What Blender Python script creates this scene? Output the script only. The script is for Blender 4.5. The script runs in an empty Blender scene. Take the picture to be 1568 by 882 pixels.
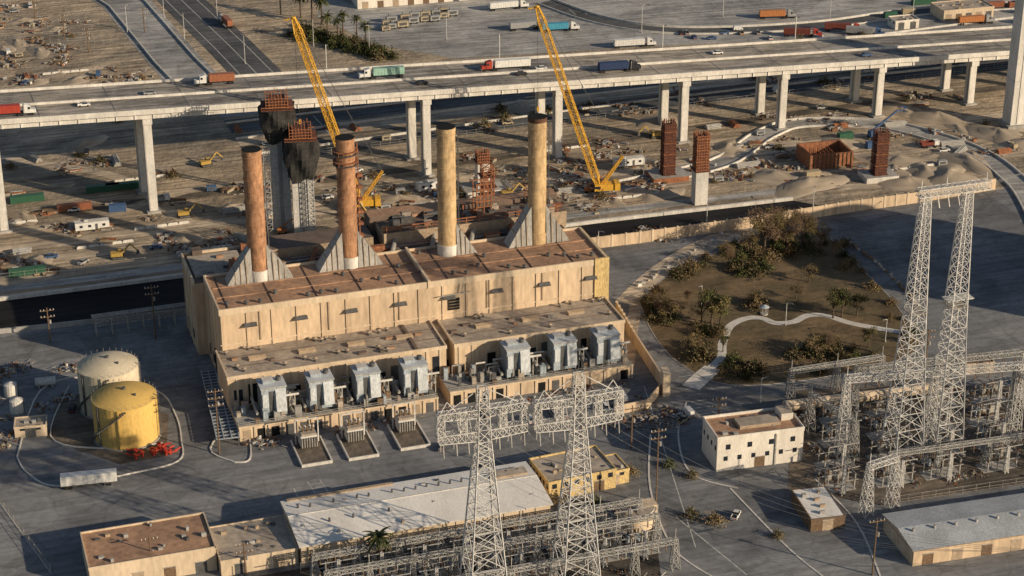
import bpy, math, random
from mathutils import Vector, Matrix
R=random.Random(7)
rad=math.radians
COL=bpy.context.scene.collection
# ------------------------------------------------------------------ materials
MATS={}
def mat(name,c1,c2=None,scale=0.3,rough=0.85,metal=0.0,stretch=(1,1,1),fine=2.5,famt=0.25,bump=0.0,wave=None):
    if name in MATS: return MATS[name]
    if c2 is None: c2=tuple(x*0.72 for x in c1)
    m=bpy.data.materials.new(name); m.use_nodes=True
    nt=m.node_tree; N=nt.nodes; Lk=nt.links
    b=N["Principled BSDF"]; b.inputs["Roughness"].default_value=rough; b.inputs["Metallic"].default_value=metal
    b.inputs["Specular IOR Level"].default_value=0.25
    tc=N.new("ShaderNodeTexCoord"); mp=N.new("ShaderNodeMapping"); mp.inputs["Scale"].default_value=stretch
    Lk.new(tc.outputs["Object"],mp.inputs["Vector"])
    n1=N.new("ShaderNodeTexNoise"); n1.inputs["Scale"].default_value=scale; n1.inputs["Detail"].default_value=6; n1.inputs["Roughness"].default_value=0.65
    n2=N.new("ShaderNodeTexNoise"); n2.inputs["Scale"].default_value=fine; n2.inputs["Detail"].default_value=3
    Lk.new(mp.outputs[0],n1.inputs["Vector"]); Lk.new(mp.outputs[0],n2.inputs["Vector"])
    r=N.new("ShaderNodeValToRGB"); r.color_ramp.elements[0].position=0.36; r.color_ramp.elements[1].position=0.62
    r.color_ramp.elements[0].color=(*c2,1); r.color_ramp.elements[1].color=(*c1,1)
    Lk.new(n1.outputs["Fac"],r.inputs["Fac"])
    mr=N.new("ShaderNodeMapRange"); mr.inputs["To Min"].default_value=1-famt; mr.inputs["To Max"].default_value=1+famt
    mr.inputs["From Min"].default_value=0.3; mr.inputs["From Max"].default_value=0.7
    Lk.new(n2.outputs["Fac"],mr.inputs["Value"])
    mx=N.new("ShaderNodeVectorMath"); mx.operation='SCALE'
    Lk.new(r.outputs["Color"],mx.inputs[0]); Lk.new(mr.outputs[0],mx.inputs["Scale"])
    out=mx.outputs[0]
    if wave:
        w=N.new("ShaderNodeTexWave"); w.bands_direction=wave[0]; w.inputs["Scale"].default_value=wave[1]; w.inputs["Distortion"].default_value=0.0
        Lk.new(tc.outputs["Object"],w.inputs["Vector"])
        m2=N.new("ShaderNodeMapRange"); m2.inputs["To Min"].default_value=1-wave[2]; m2.inputs["To Max"].default_value=1
        Lk.new(w.outputs["Fac"],m2.inputs["Value"])
        v2=N.new("ShaderNodeVectorMath"); v2.operation='SCALE'; Lk.new(out,v2.inputs[0]); Lk.new(m2.outputs[0],v2.inputs["Scale"]); out=v2.outputs[0]
    Lk.new(out,b.inputs["Base Color"])
    if bump>0:
        bp=N.new("ShaderNodeBump"); bp.inputs["Strength"].default_value=bump; bp.inputs["Distance"].default_value=0.5
        Lk.new(n2.outputs["Fac"],bp.inputs["Height"]); Lk.new(bp.outputs[0],b.inputs["Normal"])
    MATS[name]=m; return m

def gmat(name,c1,c2,patch=0.12,crack=0.18,track=0.3,ang=18,scale=0.02,cell=0.03,bump=0.0):
    """ground surface: big blotches, repair patches, cracks / joints, long wheel tracks"""
    m=bpy.data.materials.new(name); m.use_nodes=True
    nt=m.node_tree; N=nt.nodes; Lk=nt.links
    b=N["Principled BSDF"]; b.inputs["Roughness"].default_value=0.92; b.inputs["Specular IOR Level"].default_value=0.2
    tc=N.new("ShaderNodeTexCoord")
    mp=N.new("ShaderNodeMapping"); mp.inputs["Rotation"].default_value=(0,0,rad(-ang)); Lk.new(tc.outputs["Object"],mp.inputs["Vector"])
    def noise(s,det,st=None,dist=0):
        v=mp.outputs[0]
        if st:
            q=N.new("ShaderNodeMapping"); q.inputs["Scale"].default_value=st; Lk.new(v,q.inputs["Vector"]); v=q.outputs[0]
        n=N.new("ShaderNodeTexNoise"); n.inputs["Scale"].default_value=s; n.inputs["Detail"].default_value=det; n.inputs["Roughness"].default_value=0.6; n.inputs["Distortion"].default_value=dist
        Lk.new(v,n.inputs["Vector"]); return n.outputs["Fac"]
    def rng(x,a,b_,f0=0.3,f1=0.7):
        q=N.new("ShaderNodeMapRange"); q.inputs["From Min"].default_value=f0; q.inputs["From Max"].default_value=f1
        q.inputs["To Min"].default_value=a; q.inputs["To Max"].default_value=b_; Lk.new(x,q.inputs["Value"]); return q.outputs[0]
    def mul(x,y):
        q=N.new("ShaderNodeMath"); q.operation='MULTIPLY'; Lk.new(x,q.inputs[0]); Lk.new(y,q.inputs[1]); return q.outputs[0]
    r=N.new("ShaderNodeValToRGB"); r.color_ramp.elements[0].position=0.4; r.color_ramp.elements[1].position=0.6
    r.color_ramp.elements[0].color=(*c2,1); r.color_ramp.elements[1].color=(*c1,1)
    Lk.new(noise(scale,8,None,0.6),r.inputs["Fac"])
    f=rng(noise(0.5,4),0.86,1.14)
    vor=N.new("ShaderNodeTexVoronoi"); vor.inputs["Scale"].default_value=cell; vor.distance='CHEBYCHEV'; Lk.new(mp.outputs[0],vor.inputs["Vector"])
    sep=N.new("ShaderNodeSeparateColor"); Lk.new(vor.outputs["Color"],sep.inputs[0])
    f=mul(f,rng(sep.outputs[0],1-patch,1+patch*0.8,0,1))
    if crack>0:
        ve=N.new("ShaderNodeTexVoronoi"); ve.feature='DISTANCE_TO_EDGE'; ve.inputs["Scale"].default_value=0.09; Lk.new(mp.outputs[0],ve.inputs["Vector"])
        f=mul(f,rng(ve.outputs["Distance"],1-crack,1,0.0,0.03))
    if track>0:
        f=mul(f,rng(noise(0.9,3,(0.03,0.55,1),0.2),1-track,1+track*0.6,0.38,0.62))
        f=mul(f,rng(noise(0.25,3,(0.1,1,1),1.0),1-track*0.6,1+track*0.5,0.35,0.65))
    f=mul(f,rng(noise(0.045,5,None,1.5),0.78,1.12,0.36,0.55))
    v=N.new("ShaderNodeVectorMath"); v.operation='SCALE'; Lk.new(r.outputs["Color"],v.inputs[0]); Lk.new(f,v.inputs["Scale"])
    Lk.new(v.outputs[0],b.inputs["Base Color"])
    if bump>0:
        bp=N.new("ShaderNodeBump"); bp.inputs["Strength"].default_value=bump; bp.inputs["Distance"].default_value=1.0
        Lk.new(noise(0.35,6),bp.inputs["Height"]); Lk.new(bp.outputs[0],b.inputs["Normal"])
    MATS[name]=m; return m

M=dict(
 dirt=gmat("dirt",(0.45,0.355,0.25),(0.28,0.235,0.18),0.1,0,0.35,18,0.025,0.02,0.6),
 asphalt=gmat("yard_asphalt",(0.235,0.235,0.235),(0.17,0.173,0.18),0.16,0.18,0.16),
 road=gmat("road_asphalt",(0.12,0.122,0.125),(0.09,0.092,0.096),0.1,0.15,0.2),
 conc_ground=gmat("yard_concrete",(0.42,0.405,0.38),(0.30,0.295,0.285),0.13,0.2,0.25,14),
 gravel=gmat("gravel",(0.19,0.155,0.12),(0.105,0.09,0.075),0.12,0,0.2,18,0.06,0.05,0.4),
 dgravel=gmat("dark_gravel",(0.12,0.10,0.08),(0.06,0.055,0.048),0.12,0,0.2,18,0.06,0.05,0.4),
 grass=gmat("park_grass",(0.185,0.13,0.075),(0.105,0.085,0.048),0.05,0,0.12,18,0.05,0.03,0.3),
 canal=gmat("canal_shade_bed",(0.02,0.02,0.022),(0.012,0.012,0.014),0.1,0,0.3),  # near-black: shade of a deep trench painted onto a flat sheet
 deck=gmat("deck_road",(0.34,0.30,0.25),(0.22,0.21,0.2),0.06,0,0.4,0),
 haul=gmat("haul_road_dirt",(0.55,0.45,0.335),(0.42,0.35,0.27),0.05,0,0.3,18,0.05),
)
beige=mat("beige_wall",(0.64,0.49,0.335),(0.46,0.35,0.245),0.12,stretch=(1,1,0.25),fine=0.8,famt=0.16)
beige2=mat("cream_wall",(0.66,0.53,0.385),(0.51,0.41,0.295),0.15,stretch=(1,1,0.3),fine=1.0,famt=0.12)
wallsh=mat("tan_trim",(0.43,0.33,0.235),(0.31,0.24,0.17),0.3)
white=mat("white_paint",(0.74,0.72,0.68),(0.6,0.57,0.52),0.25,0.6,stretch=(1,1,0.3),famt=0.1)
wwall=mat("white_wall",(0.76,0.71,0.63),(0.6,0.55,0.48),0.2,stretch=(1,1,0.3),famt=0.12)
ylw_wall=mat("yellow_wall_and_sunlit_end",(0.62,0.46,0.21),(0.5,0.37,0.175),0.25,stretch=(1,1,0.3))  # yellow office walls; also the sunlight painted onto the hall's right end
rust_roof=mat("rust_roof",(0.42,0.255,0.16),(0.27,0.17,0.115),0.09,fine=0.7,famt=0.22)
dark_roof=mat("dark_roof",(0.20,0.14,0.11),(0.11,0.09,0.075),0.12)
gray_roof=mat("gray_roof",(0.43,0.365,0.295),(0.29,0.245,0.2),0.1,fine=0.6,famt=0.2)
white_roof=mat("white_roof",(0.80,0.77,0.72),(0.66,0.63,0.58),0.1,stretch=(1,0.3,1),famt=0.1)
metal_roof=mat("corrugated_roof",(0.50,0.53,0.56),(0.38,0.40,0.42),0.15,0.6,wave=('X',0.7,0.3))
steel=mat("galvanised_steel",(0.62,0.605,0.575),(0.46,0.45,0.43),0.5,0.6)
rsteel=mat("weathered_steel",(0.42,0.41,0.39),(0.27,0.265,0.25),0.5,0.6)
steel_d=mat("dark_steel",(0.12,0.12,0.12),(0.07,0.07,0.07),0.5,0.6)
pipe_m=mat("pipe_grey",(0.38,0.36,0.33),(0.25,0.23,0.2),0.5,0.6)
unit_b=mat("boiler_blue_grey",(0.38,0.43,0.47),(0.28,0.32,0.355),0.3,0.7,stretch=(1,1,0.3))
unit_w=mat("boiler_pale_grey",(0.58,0.61,0.63),(0.44,0.47,0.49),0.3,0.7,stretch=(1,1,0.3))
conc=mat("concrete",(0.40,0.385,0.36),(0.28,0.27,0.25),0.25,stretch=(1,1,0.3),famt=0.15)
conc_l=mat("light_concrete",(0.66,0.63,0.58),(0.50,0.475,0.435),0.25,stretch=(1,1,0.3),famt=0.15)
fin=mat("breeching_grey",(0.42,0.405,0.38),(0.26,0.25,0.23),0.2,0.8,stretch=(1,1,0.3),famt=0.2)
st_rust=mat("rusty_stack",(0.45,0.245,0.135),(0.27,0.145,0.085),0.22,stretch=(1,1,0.4),fine=1.2,famt=0.3)
st_tan=mat("tan_stack",(0.56,0.40,0.22),(0.40,0.28,0.155),0.22,stretch=(1,1,0.4),fine=1.2,famt=0.25)
st_dark=mat("stack_rim",(0.13,0.065,0.04),(0.06,0.035,0.025),0.6)
rebar=mat("rebar_rust",(0.36,0.15,0.075),(0.18,0.08,0.045),0.9,fine=4,famt=0.4)
drebar=mat("dark_rebar",(0.18,0.075,0.05),(0.09,0.04,0.03),0.9,fine=4,famt=0.4)
cloth=mat("black_debris_net",(0.05,0.047,0.043),(0.02,0.02,0.02),0.4,bump=0.3)
crane_y=mat("crane_yellow",(0.76,0.44,0.06),(0.62,0.34,0.045),0.5,0.5)
tank_y=mat("yellow_tank",(0.66,0.44,0.135),(0.53,0.36,0.115),0.12,0.75,stretch=(1,1,0.25),famt=0.12)
tank_w=mat("cream_tank",(0.62,0.54,0.405),(0.49,0.43,0.315),0.12,0.75,stretch=(1,1,0.25),famt=0.12)
red=mat("red_paint",(0.5,0.05,0.03),(0.38,0.04,0.03),0.5,0.5)
glass=mat("window_glass",(0.03,0.035,0.045),(0.02,0.022,0.03),0.5,0.15)
black=mat("black_void",(0.012,0.012,0.012),(0.008,0.008,0.008),0.5)
tyre=mat("tyre",(0.025,0.025,0.025),None,0.5)
paint=mat("road_paint",(0.6,0.59,0.55),(0.33,0.33,0.31),0.4)
wood=mat("weathered_wood",(0.2,0.13,0.08),(0.12,0.08,0.05),1.0)
bark=mat("bark",(0.14,0.10,0.07),(0.08,0.06,0.045),1.5)
leafA=mat("leaf_green",(0.12,0.12,0.035),(0.06,0.07,0.025),0.5,fine=3)
leafB=mat("leaf_olive",(0.20,0.155,0.06),(0.10,0.08,0.035),0.5,fine=3)
leafC=mat("leaf_dark",(0.05,0.06,0.022),(0.028,0.036,0.015),0.5,fine=3)
twig=mat("dry_twigs",(0.24,0.16,0.10),(0.13,0.09,0.06),0.7,fine=3)
PC={k:mat("paint_"+k,c,tuple(x*0.8 for x in c),0.8,0.45,famt=0.12) for k,c in dict(white=(0.72,0.71,0.68),red=(0.40,0.06,0.04),
  rust=(0.33,0.13,0.07),blue=(0.07,0.13,0.26),green=(0.045,0.13,0.08),teal=(0.30,0.48,0.40),navy=(0.03,0.05,0.12),grey=(0.35,0.35,0.35),
  orange=(0.52,0.21,0.08),cyan=(0.08,0.33,0.47),black=(0.03,0.03,0.035),tan=(0.45,0.37,0.25),maroon=(0.2,0.06,0.045)).items()}

# ------------------------------------------------------------------ mesh builder
class MB:
    def __init__(s): s.v=[];s.f=[];s.mi=[];s.mats=[]
    def m(s,mt):
        if mt not in s.mats: s.mats.append(mt)
        return s.mats.index(mt)
    def add(s,vs,fs,mt):
        o=len(s.v); k=s.m(mt); s.v+= [tuple(v) for v in vs]
        for f in fs: s.f.append(tuple(i+o for i in f)); s.mi.append(k)
    def box(s,x0,x1,y0,y1,z0,z1,mt,top=None):
        v=[(x0,y0,z0),(x1,y0,z0),(x1,y1,z0),(x0,y1,z0),(x0,y0,z1),(x1,y0,z1),(x1,y1,z1),(x0,y1,z1)]
        s.add(v,[(0,3,2,1),(0,1,5,4),(1,2,6,5),(2,3,7,6),(3,0,4,7)],mt); s.add(v[4:],[(0,1,2,3)],top or mt)
    def cb(s,cx,cy,z0,sx,sy,sz,mt,rot=0,top=None,taper=1.0):
        c,sn=math.cos(rot),math.sin(rot); v=[]
        for z,k in ((z0,1),(z0+sz,taper)):
            for a,b in ((-1,-1),(1,-1),(1,1),(-1,1)):
                x=a*sx/2*k;y=b*sy/2*k; v.append((cx+x*c-y*sn,cy+x*sn+y*c,z))
        s.add(v,[(0,3,2,1),(0,1,5,4),(1,2,6,5),(2,3,7,6),(3,0,4,7)],mt); s.add(v[4:],[(0,1,2,3)],top or mt)
    def cyl(s,cx,cy,z0,r,h,mt,n=12,r2=None,cap=None):
        r2=r if r2 is None else r2; v=[]
        for z,q in ((z0,r),(z0+h,r2)):
            for i in range(n):
                a=2*math.pi*i/n; v.append((cx+q*math.cos(a),cy+q*math.sin(a),z))
        s.add(v,[(i,(i+1)%n,n+(i+1)%n,n+i) for i in range(n)],mt)
        if r2>0.01: s.add(v[n:],[tuple(range(n))],cap or mt)
    def hcyl(s,p,q,r,mt,n=10):
        p=Vector(p);q=Vector(q);ax=(q-p).normalized(); u=ax.cross(Vector((0,0,1)))
        if u.length<0.1: u=ax.cross(Vector((1,0,0)))
        u.normalize(); w=u.cross(ax); v=[]
        for c in (p,q):
            for i in range(n):
                a=2*math.pi*i/n; v.append(c+u*math.cos(a)*r+w*math.sin(a)*r)
        s.add(v,[(i,(i+1)%n,n+(i+1)%n,n+i) for i in range(n)]+[tuple(range(n-1,-1,-1)),tuple(range(n,2*n))],mt)
    def beam(s,p,q,w,mt,h=None):
        h=h or w
        p=Vector(p);q=Vector(q);ax=(q-p)
        if ax.length<1e-4: return
        ax.normalize(); u=ax.cross(Vector((0,0,1)))
        if u.length<0.05: u=ax.cross(Vector((1,0,0)))
        u.normalize(); k=u.cross(ax); v=[]
        for c in (p,q):
            for a,b in ((-1,-1),(1,-1),(1,1),(-1,1)): v.append(c+u*a*w/2+k*b*h/2)
        s.add(v,[(0,1,5,4),(1,2,6,5),(2,3,7,6),(3,0,4,7),(3,2,1,0),(4,5,6,7)],mt)
    def poly(s,pts,z,mt): s.add([(x,y,z) for x,y in pts],[tuple(range(len(pts)))],mt)
    def prism(s,pts,z0,z1,mt,top=None):
        n=len(pts); v=[(x,y,z0) for x,y in pts]+[(x,y,z1) for x,y in pts]
        s.add(v,[(i,(i+1)%n,n+(i+1)%n,n+i) for i in range(n)],mt); s.add(v[n:],[tuple(range(n))],top or mt)
    def lattice(s,a,b,wa,wb,n,t,mt,up=(0,0,1),leg=None):
        a=Vector(a);b=Vector(b);ax=(b-a).normalized();u=ax.cross(Vector(up))
        if u.length<0.05: u=Vector((1,0,0))
        u.normalize();k=u.cross(ax).normalized(); leg=leg or t*1.5
        ts=[0]
        for i in range(n): ts.append(ts[-1]+wa+(wb-wa)*(i+.5)/n)
        ts=[x/ts[-1] for x in ts]; rings=[]
        for x in ts:
            c=a.lerp(b,x);w=(wa+(wb-wa)*x)/2
            rings.append([c+u*p*w+k*q*w for p,q in ((-1,-1),(1,-1),(1,1),(-1,1))])
        for i in range(n):
            r0,r1=rings[i],rings[i+1]
            for j in range(4):
                s.beam(r0[j],r1[j],leg,mt); s.beam(r0[j],r1[(j+1)%4],t,mt); s.beam(r0[(j+1)%4],r1[j],t,mt); s.beam(r1[j],r1[(j+1)%4],t,mt)
    def mesh(s,name,smooth=False):
        me=bpy.data.meshes.new(name); me.from_pydata(s.v,[],s.f)
        for m_ in s.mats: me.materials.append(m_)
        me.polygons.foreach_set("material_index",s.mi)
        if smooth: me.polygons.foreach_set("use_smooth",[True]*len(s.f))
        me.update(); return me
    def obj(s,name,loc=(0,0,0),rot=0,parent=None,smooth=False):
        return place(name,s.mesh(name,smooth),loc,rot,parent)
def place(name,me,loc=(0,0,0),rot=0,parent=None,scale=1):
    o=bpy.data.objects.new(name,me); COL.objects.link(o)
    if len(loc)==2: loc=(loc[0],loc[1],0)
    o.location=loc; o.rotation_euler=(0,0,rot)
    o.scale=(scale,)*3 if not isinstance(scale,tuple) else scale
    if parent: o.parent=parent
    return o
def empty(name,loc=(0,0,0),rot=0):
    o=bpy.data.objects.new(name,None); COL.objects.link(o)
    if len(loc)==2: loc=(loc[0],loc[1],0)
    o.location=loc;o.rotation_euler=(0,0,rot);return o
def smooth_line(pts,k=6):
    out=[]; n=len(pts)
    for i in range(n-1):
        p0=Vector(pts[max(i-1,0)]);p1=Vector(pts[i]);p2=Vector(pts[i+1]);p3=Vector(pts[min(i+2,n-1)])
        for j in range(k):
            t=j/k; out.append(0.5*((2*p1)+(p2-p0)*t+(2*p0-5*p1+4*p2-p3)*t*t+(3*p1-p0-3*p2+p3)*t**3))
    out.append(Vector(pts[-1])); return out
def offset(pts,o):
    r=[]
    for i,p in enumerate(pts):
        a=pts[max(i-1,0)];b=pts[min(i+1,len(pts)-1)];d=(b-a).normalized(); r.append(p+Vector((-d.y,d.x))*o)
    return r
def strip(mb,pts,w,z,mt,off=0):
    a=offset(pts,off+w/2);b=offset(pts,off-w/2)
    for i in range(len(pts)-1):
        mb.add([(b[i].x,b[i].y,z),(b[i+1].x,b[i+1].y,z),(a[i+1].x,a[i+1].y,z),(a[i].x,a[i].y,z)],[(0,1,2,3)],mt)
def wallline(mb,pts,w,h,mt,off=0,z0=0,top=None):
    a=offset(pts,off+w/2);b=offset(pts,off-w/2)
    for i in range(len(pts)-1):
        mb.prism([(b[i].x,b[i].y),(b[i+1].x,b[i+1].y),(a[i+1].x,a[i+1].y),(a[i].x,a[i].y)],z0,z0+h,mt,top)
V2=lambda l:[Vector(p) for p in l]
class Fr:
    def __init__(s,x,y,ang): s.x=x;s.y=y;s.a=rad(ang)
    def __call__(s,u,d,z=0): return (s.x+u*math.cos(s.a)-d*math.sin(s.a), s.y+u*math.sin(s.a)+d*math.cos(s.a), z)
HF=Fr(-86.6,527.1,18); VF=Fr(-32.6,702.5,19.8)

# ------------------------------------------------------------------ ground
g=MB(); g.poly([(-4000,-1500),(4000,-1500),(4000,7000),(-4000,7000)],0,M['dirt']); g.obj("ground")
def sheet(name,pts,z,mt): b=MB(); b.poly(pts,z,mt); return b.obj(name)
sheet("plant_yard_pavement",[(-400,300),(400,300),(400,763),(179,687),(150,675),(81,650),(25,633),(-109,581),(-164,567),(-400,500)],0.02,M['asphalt'])
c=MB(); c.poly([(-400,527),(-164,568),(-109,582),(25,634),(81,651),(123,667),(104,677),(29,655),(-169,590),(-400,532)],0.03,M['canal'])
fp=V2([(-400,525),(-169,590),(-60,625),(29,655),(104,677)]); wallline(c,fp,1.0,1.3,conc_l,0.5)
fp2=V2([(-400,500),(-164,566),(-109,580),(-100,583)]); wallline(c,fp2,0.6,1.6,conc,0)
strip(c,V2([(-300,564),(-169,600),(-60,635),(29,665),(104,687)]),5,0.05,M['conc_ground'])
c.obj("drainage_canal")
park=smooth_line([(42,590),(54,612),(70,628),(90,647),(110,646),(120,614),(127,582),(126,553),(95,536),(66,531),(52,545),(45,566),(42,590)],5)
b=MB(); b.poly([(p.x,p.y) for p in park[:-1]],0.10,M['grass'])
wallline(b,park,0.3,0.14,conc); b.obj("park_lawn")
b=MB(); pth=smooth_line([(55,531),(60,540),(65,549),(66.5,559),(70,571),(76,577),(81,577),(85,573.5),(91,574.5),(96,579),(102,579),(110,573),(124,567)],6); strip(b,pth,2.8,0.14,conc_l)
strip(b,smooth_line([(54,529),(58,536),(62,542)],4),6,0.13,conc_l)
b.obj("park_path")
b=MB()
strip(b,smooth_line([(38,588),(50,612),(66,634),(84,650)],5),9,0.06,M['haul']); strip(b,smooth_line([(36,545),(38,565),(41,590)],5),4,0.065,M['haul']); b.obj("park_verge")
sheet("substation_gravel",[(76,470),(100,461),(170,480),(190,530),(120,531),(84,527)],0.06,M['gravel'])
sheet("switchyard_gravel",[(-78,400),(38,400),(38,452),(12,450),(-54,430),(-78,422)],0.06,M['dgravel'])
sheet("freight_yard_pavement",[(-100,1100),(-92,905),(-62,862),(-24,842),(60,860),(150,872),(260,890),(500,940),(500,1300),(-100,1300)],0.03,M['conc_ground'])
b=MB(); l=V2([(-225,985),(-186,925),(-150,840),(-122,780)]); strip(b,l,24,0.05,M['conc_ground'])
for o in (-9,9): wallline(b,l,0.5,0.9,conc_l,o)
b.obj("concrete_road")
b=MB(); l=V2([(-190,1000),(-160,930),(-128,860),(-102,800),(-80,745)]); strip(b,l,22,0.06,M['road'])
for o in (-7,0,7): strip(b,l,0.35,0.08,paint,o)
b.obj("main_road")
for i,(d,w,mt,zz) in enumerate([(40,9,M['road'],.05),(58,6,M['haul'],.05),(72,11,M['road'],.05),(90,7,M['conc_ground'],.05),(-20,7,M['haul'],.05),(11,6,M['gravel'],.05),(-42,6,M['haul'],.05)]):
    b=MB(); l=[Vector(VF(s,d+3*math.sin(s/70+i))[:2]) for s in range(-60 if d>30 else -230,(120 if d==-42 else 420),20)]
    strip(b,l,w,zz,mt)
    if d>30: wallline(b,l,0.5,0.9,conc_l,w/2+.5)
    b.obj("service_road")
for j,pts in enumerate(([(-220,640),(-160,655),(-115,690),(-70,690),(-40,655),(0,668),(35,692)],[(-200,720),(-150,700),(-120,660),(-100,640)],[(60,690),(90,705),(130,690),(165,712),(230,735)],[(70,735),(110,738),(140,722),(190,745),(240,760)],[(-240,610),(-170,622),(-110,640)])):
    b=MB(); strip(b,smooth_line(pts,8),5.5,0.07+j*.006,M['haul']); b.obj("haul_road")
b=MB()
for d in (48,52.5,80,84):
    for o in (-0.75,0.75):
        l=[Vector(VF(s,d+o)[:2]) for s in (-60,420)]; wallline(b,l,0.18,0.2,steel_d)
    l=[Vector(VF(s,d)[:2]) for s in (-60,420)]; strip(b,l,2.8,0.13,M['gravel'])
b.obj("railway_track")
b=MB(); l=smooth_line([(40,690),(80,714),(101,745),(118,759),(150,757),(171,741),(184,722),(190,700),(192,680),(190,640)],6)
strip(b,l,8,0.115,M['conc_ground']); wallline(b,l,0.6,0.9,conc_l,4.6); wallline(b,l,0.5,0.8,conc_l,-4.6); b.obj("access_road")
b=MB(); l=smooth_line([(20,932),(42,905),(67,890),(100,888),(146,897),(194,917),(260,930)],6); strip(b,l,9,0.06,M['road'],-5); wallline(b,l,.5,1,conc_l); wallline(b,l,.4,.8,conc_l,-10); b.obj("ramp_road")
b=MB()
def line(p,q,w=0.3,z=0.045): strip(b,V2([p,q]),w,z,paint)
line((-165,505),(-118,428)); line((-60,470),(-54,452),.3)
for i in range(9):
    x,y,_=HF(12+i*.2,-62-i*2.3); line((x,y),(x+3.4,y+1.1),.25,.05)
line(HF(12,-60)[:2],HF(14,-82)[:2],.25); line(HF(15.5,-60)[:2],HF(17.5,-82)[:2],.25)
for i in range(14): x,y,_=HF(70+i*3,-48); x2,y2,_=HF(70+i*3,-54); line((x,y),(x2,y2),.2)
for i in range(12): x,y,_=HF(128+i*.6,-70+i*4); line((x,y),HF(133+i*.6,-70+i*4)[:2],.2,.05)
line((40,530),(48,440)); line((44,455),(60,427))
for k in range(14):
    x,y=-60+k*22,880+k*5+R.uniform(-4,4); line((x,y),(x+60,y+14),.4,.05+k*.0005)
for k in range(40):
    x,y=20+k*5.2,905+k*1.3; line((x,y),(x-3,y+9),.3,.065)
b.obj("painted_markings")
b=MB()
for l in ([(-140,487),(-135,478),(-125,471),(-106,478),(-94,485),(-95,497),(-99,512),(-107,527),(-128,536),(-142,527),(-140,487)],
          [(-134,530),(-133,499),(-118,492),(-100,495)],[(-78,484),(-86,492),(-80,512),(-76,500),(-74,486),(-78,484)]):
    wallline(b,smooth_line(l,5),0.4,0.35,conc_l)
b.poly([(-134,498),(-110,483),(-98,488),(-101,512),(-125,528),(-136,522)],0.05,M['gravel'])
for l in ([(62,470),(50,478),(48,500),(52,520)],[(40,500),(38,470),(42,440),(52,425)],[(60,470),(72,440),(80,425)],[(84,475),(92,452),(94,425)]):
    wallline(b,smooth_line(l,5),0.5,0.15,conc_l)
b.obj("kerb")

# ------------------------------------------------------------------ power plant hall
root=empty("power_plant_building",HF(0,0),rad(18))
w=MB()
w.box(0,122.4,0,26,0,26.2,beige,rust_roof)
w.box(-3.2,119,26.01,48.5,0,24.5,beige,dark_roof)
for x0,x1,y0,y1,z in ((-.15,122.6,-.15,.35,27),(-.15,.35,.36,26,27),(122.1,122.6,.36,26,27),(.36,122.09,25.6,26.1,27),(-3.4,119.2,48.2,48.7,25.4),(-3.4,-2.9,26.2,48.19,25.4),(118.7,119.2,26.2,48.19,25.4)):
    w.box(x0,x1,y0,y1,z-2.0,z,beige2)
for i in range(17):
    x=0.6+i*7.58; w.box(x-.35,x+.35,-.3,.2,0,25,beige)
for i in range(5): w.box(-.28,.1,2+i*5.6,2.7+i*5.6,0,25,beige)
for i in range(4): w.box(-3.45,-3.1,28+i*6,28.7+i*6,0,23,beige)
w.box(-.2,122.6,-.18,.1,15.1,15.5,beige2)
w.box(64,64.8,-.45,26.2,25,27.6,beige2)
w.box(118.2,122.9,-.5,.2,0,27.3,ylw_wall); w.box(122.3,123,-.3,26,3,26.9,ylw_wall)  # right end in yellow: low sun on it put into the colour
w.obj("walls",parent=root)
w=MB()
for i in range(8):
    x=9+i*15.4
    w.box(x-1.7,x+1.7,-.36,.1,20.6,21.6,black); w.add([(x-1.9,-.4,21.7),(x+1.9,-.4,21.7),(x+1.9,-1.8,20.9),(x-1.9,-1.8,20.9)],[(0,1,2,3)],steel_d)
w.box(70.5,74,-.4,.1,16.6,20.4,black)
for k in range(3): w.box(70.5,74,-.5,-.36,17.4+k,17.5+k,wallsh)
w.beam((67,-1.2,22),(77,-1.2,22.5),.25,pipe_m); w.beam((74.5,-1,22.4),(75,-1,25.5),.25,pipe_m)
for y in (6,13,19,32,40): w.box(-.32 if y<26 else -3.35,-.1 if y<26 else -3,y,y+2.5,3,6,glass)
w.box(-.33,0,9,11.5,0,9,black)
for x in (12,33,55,83,101): w.beam((x,-.35,15.6),(x,-.35,25),.2,wallsh)
w.obj("windows",parent=root)
w=MB()
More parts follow.
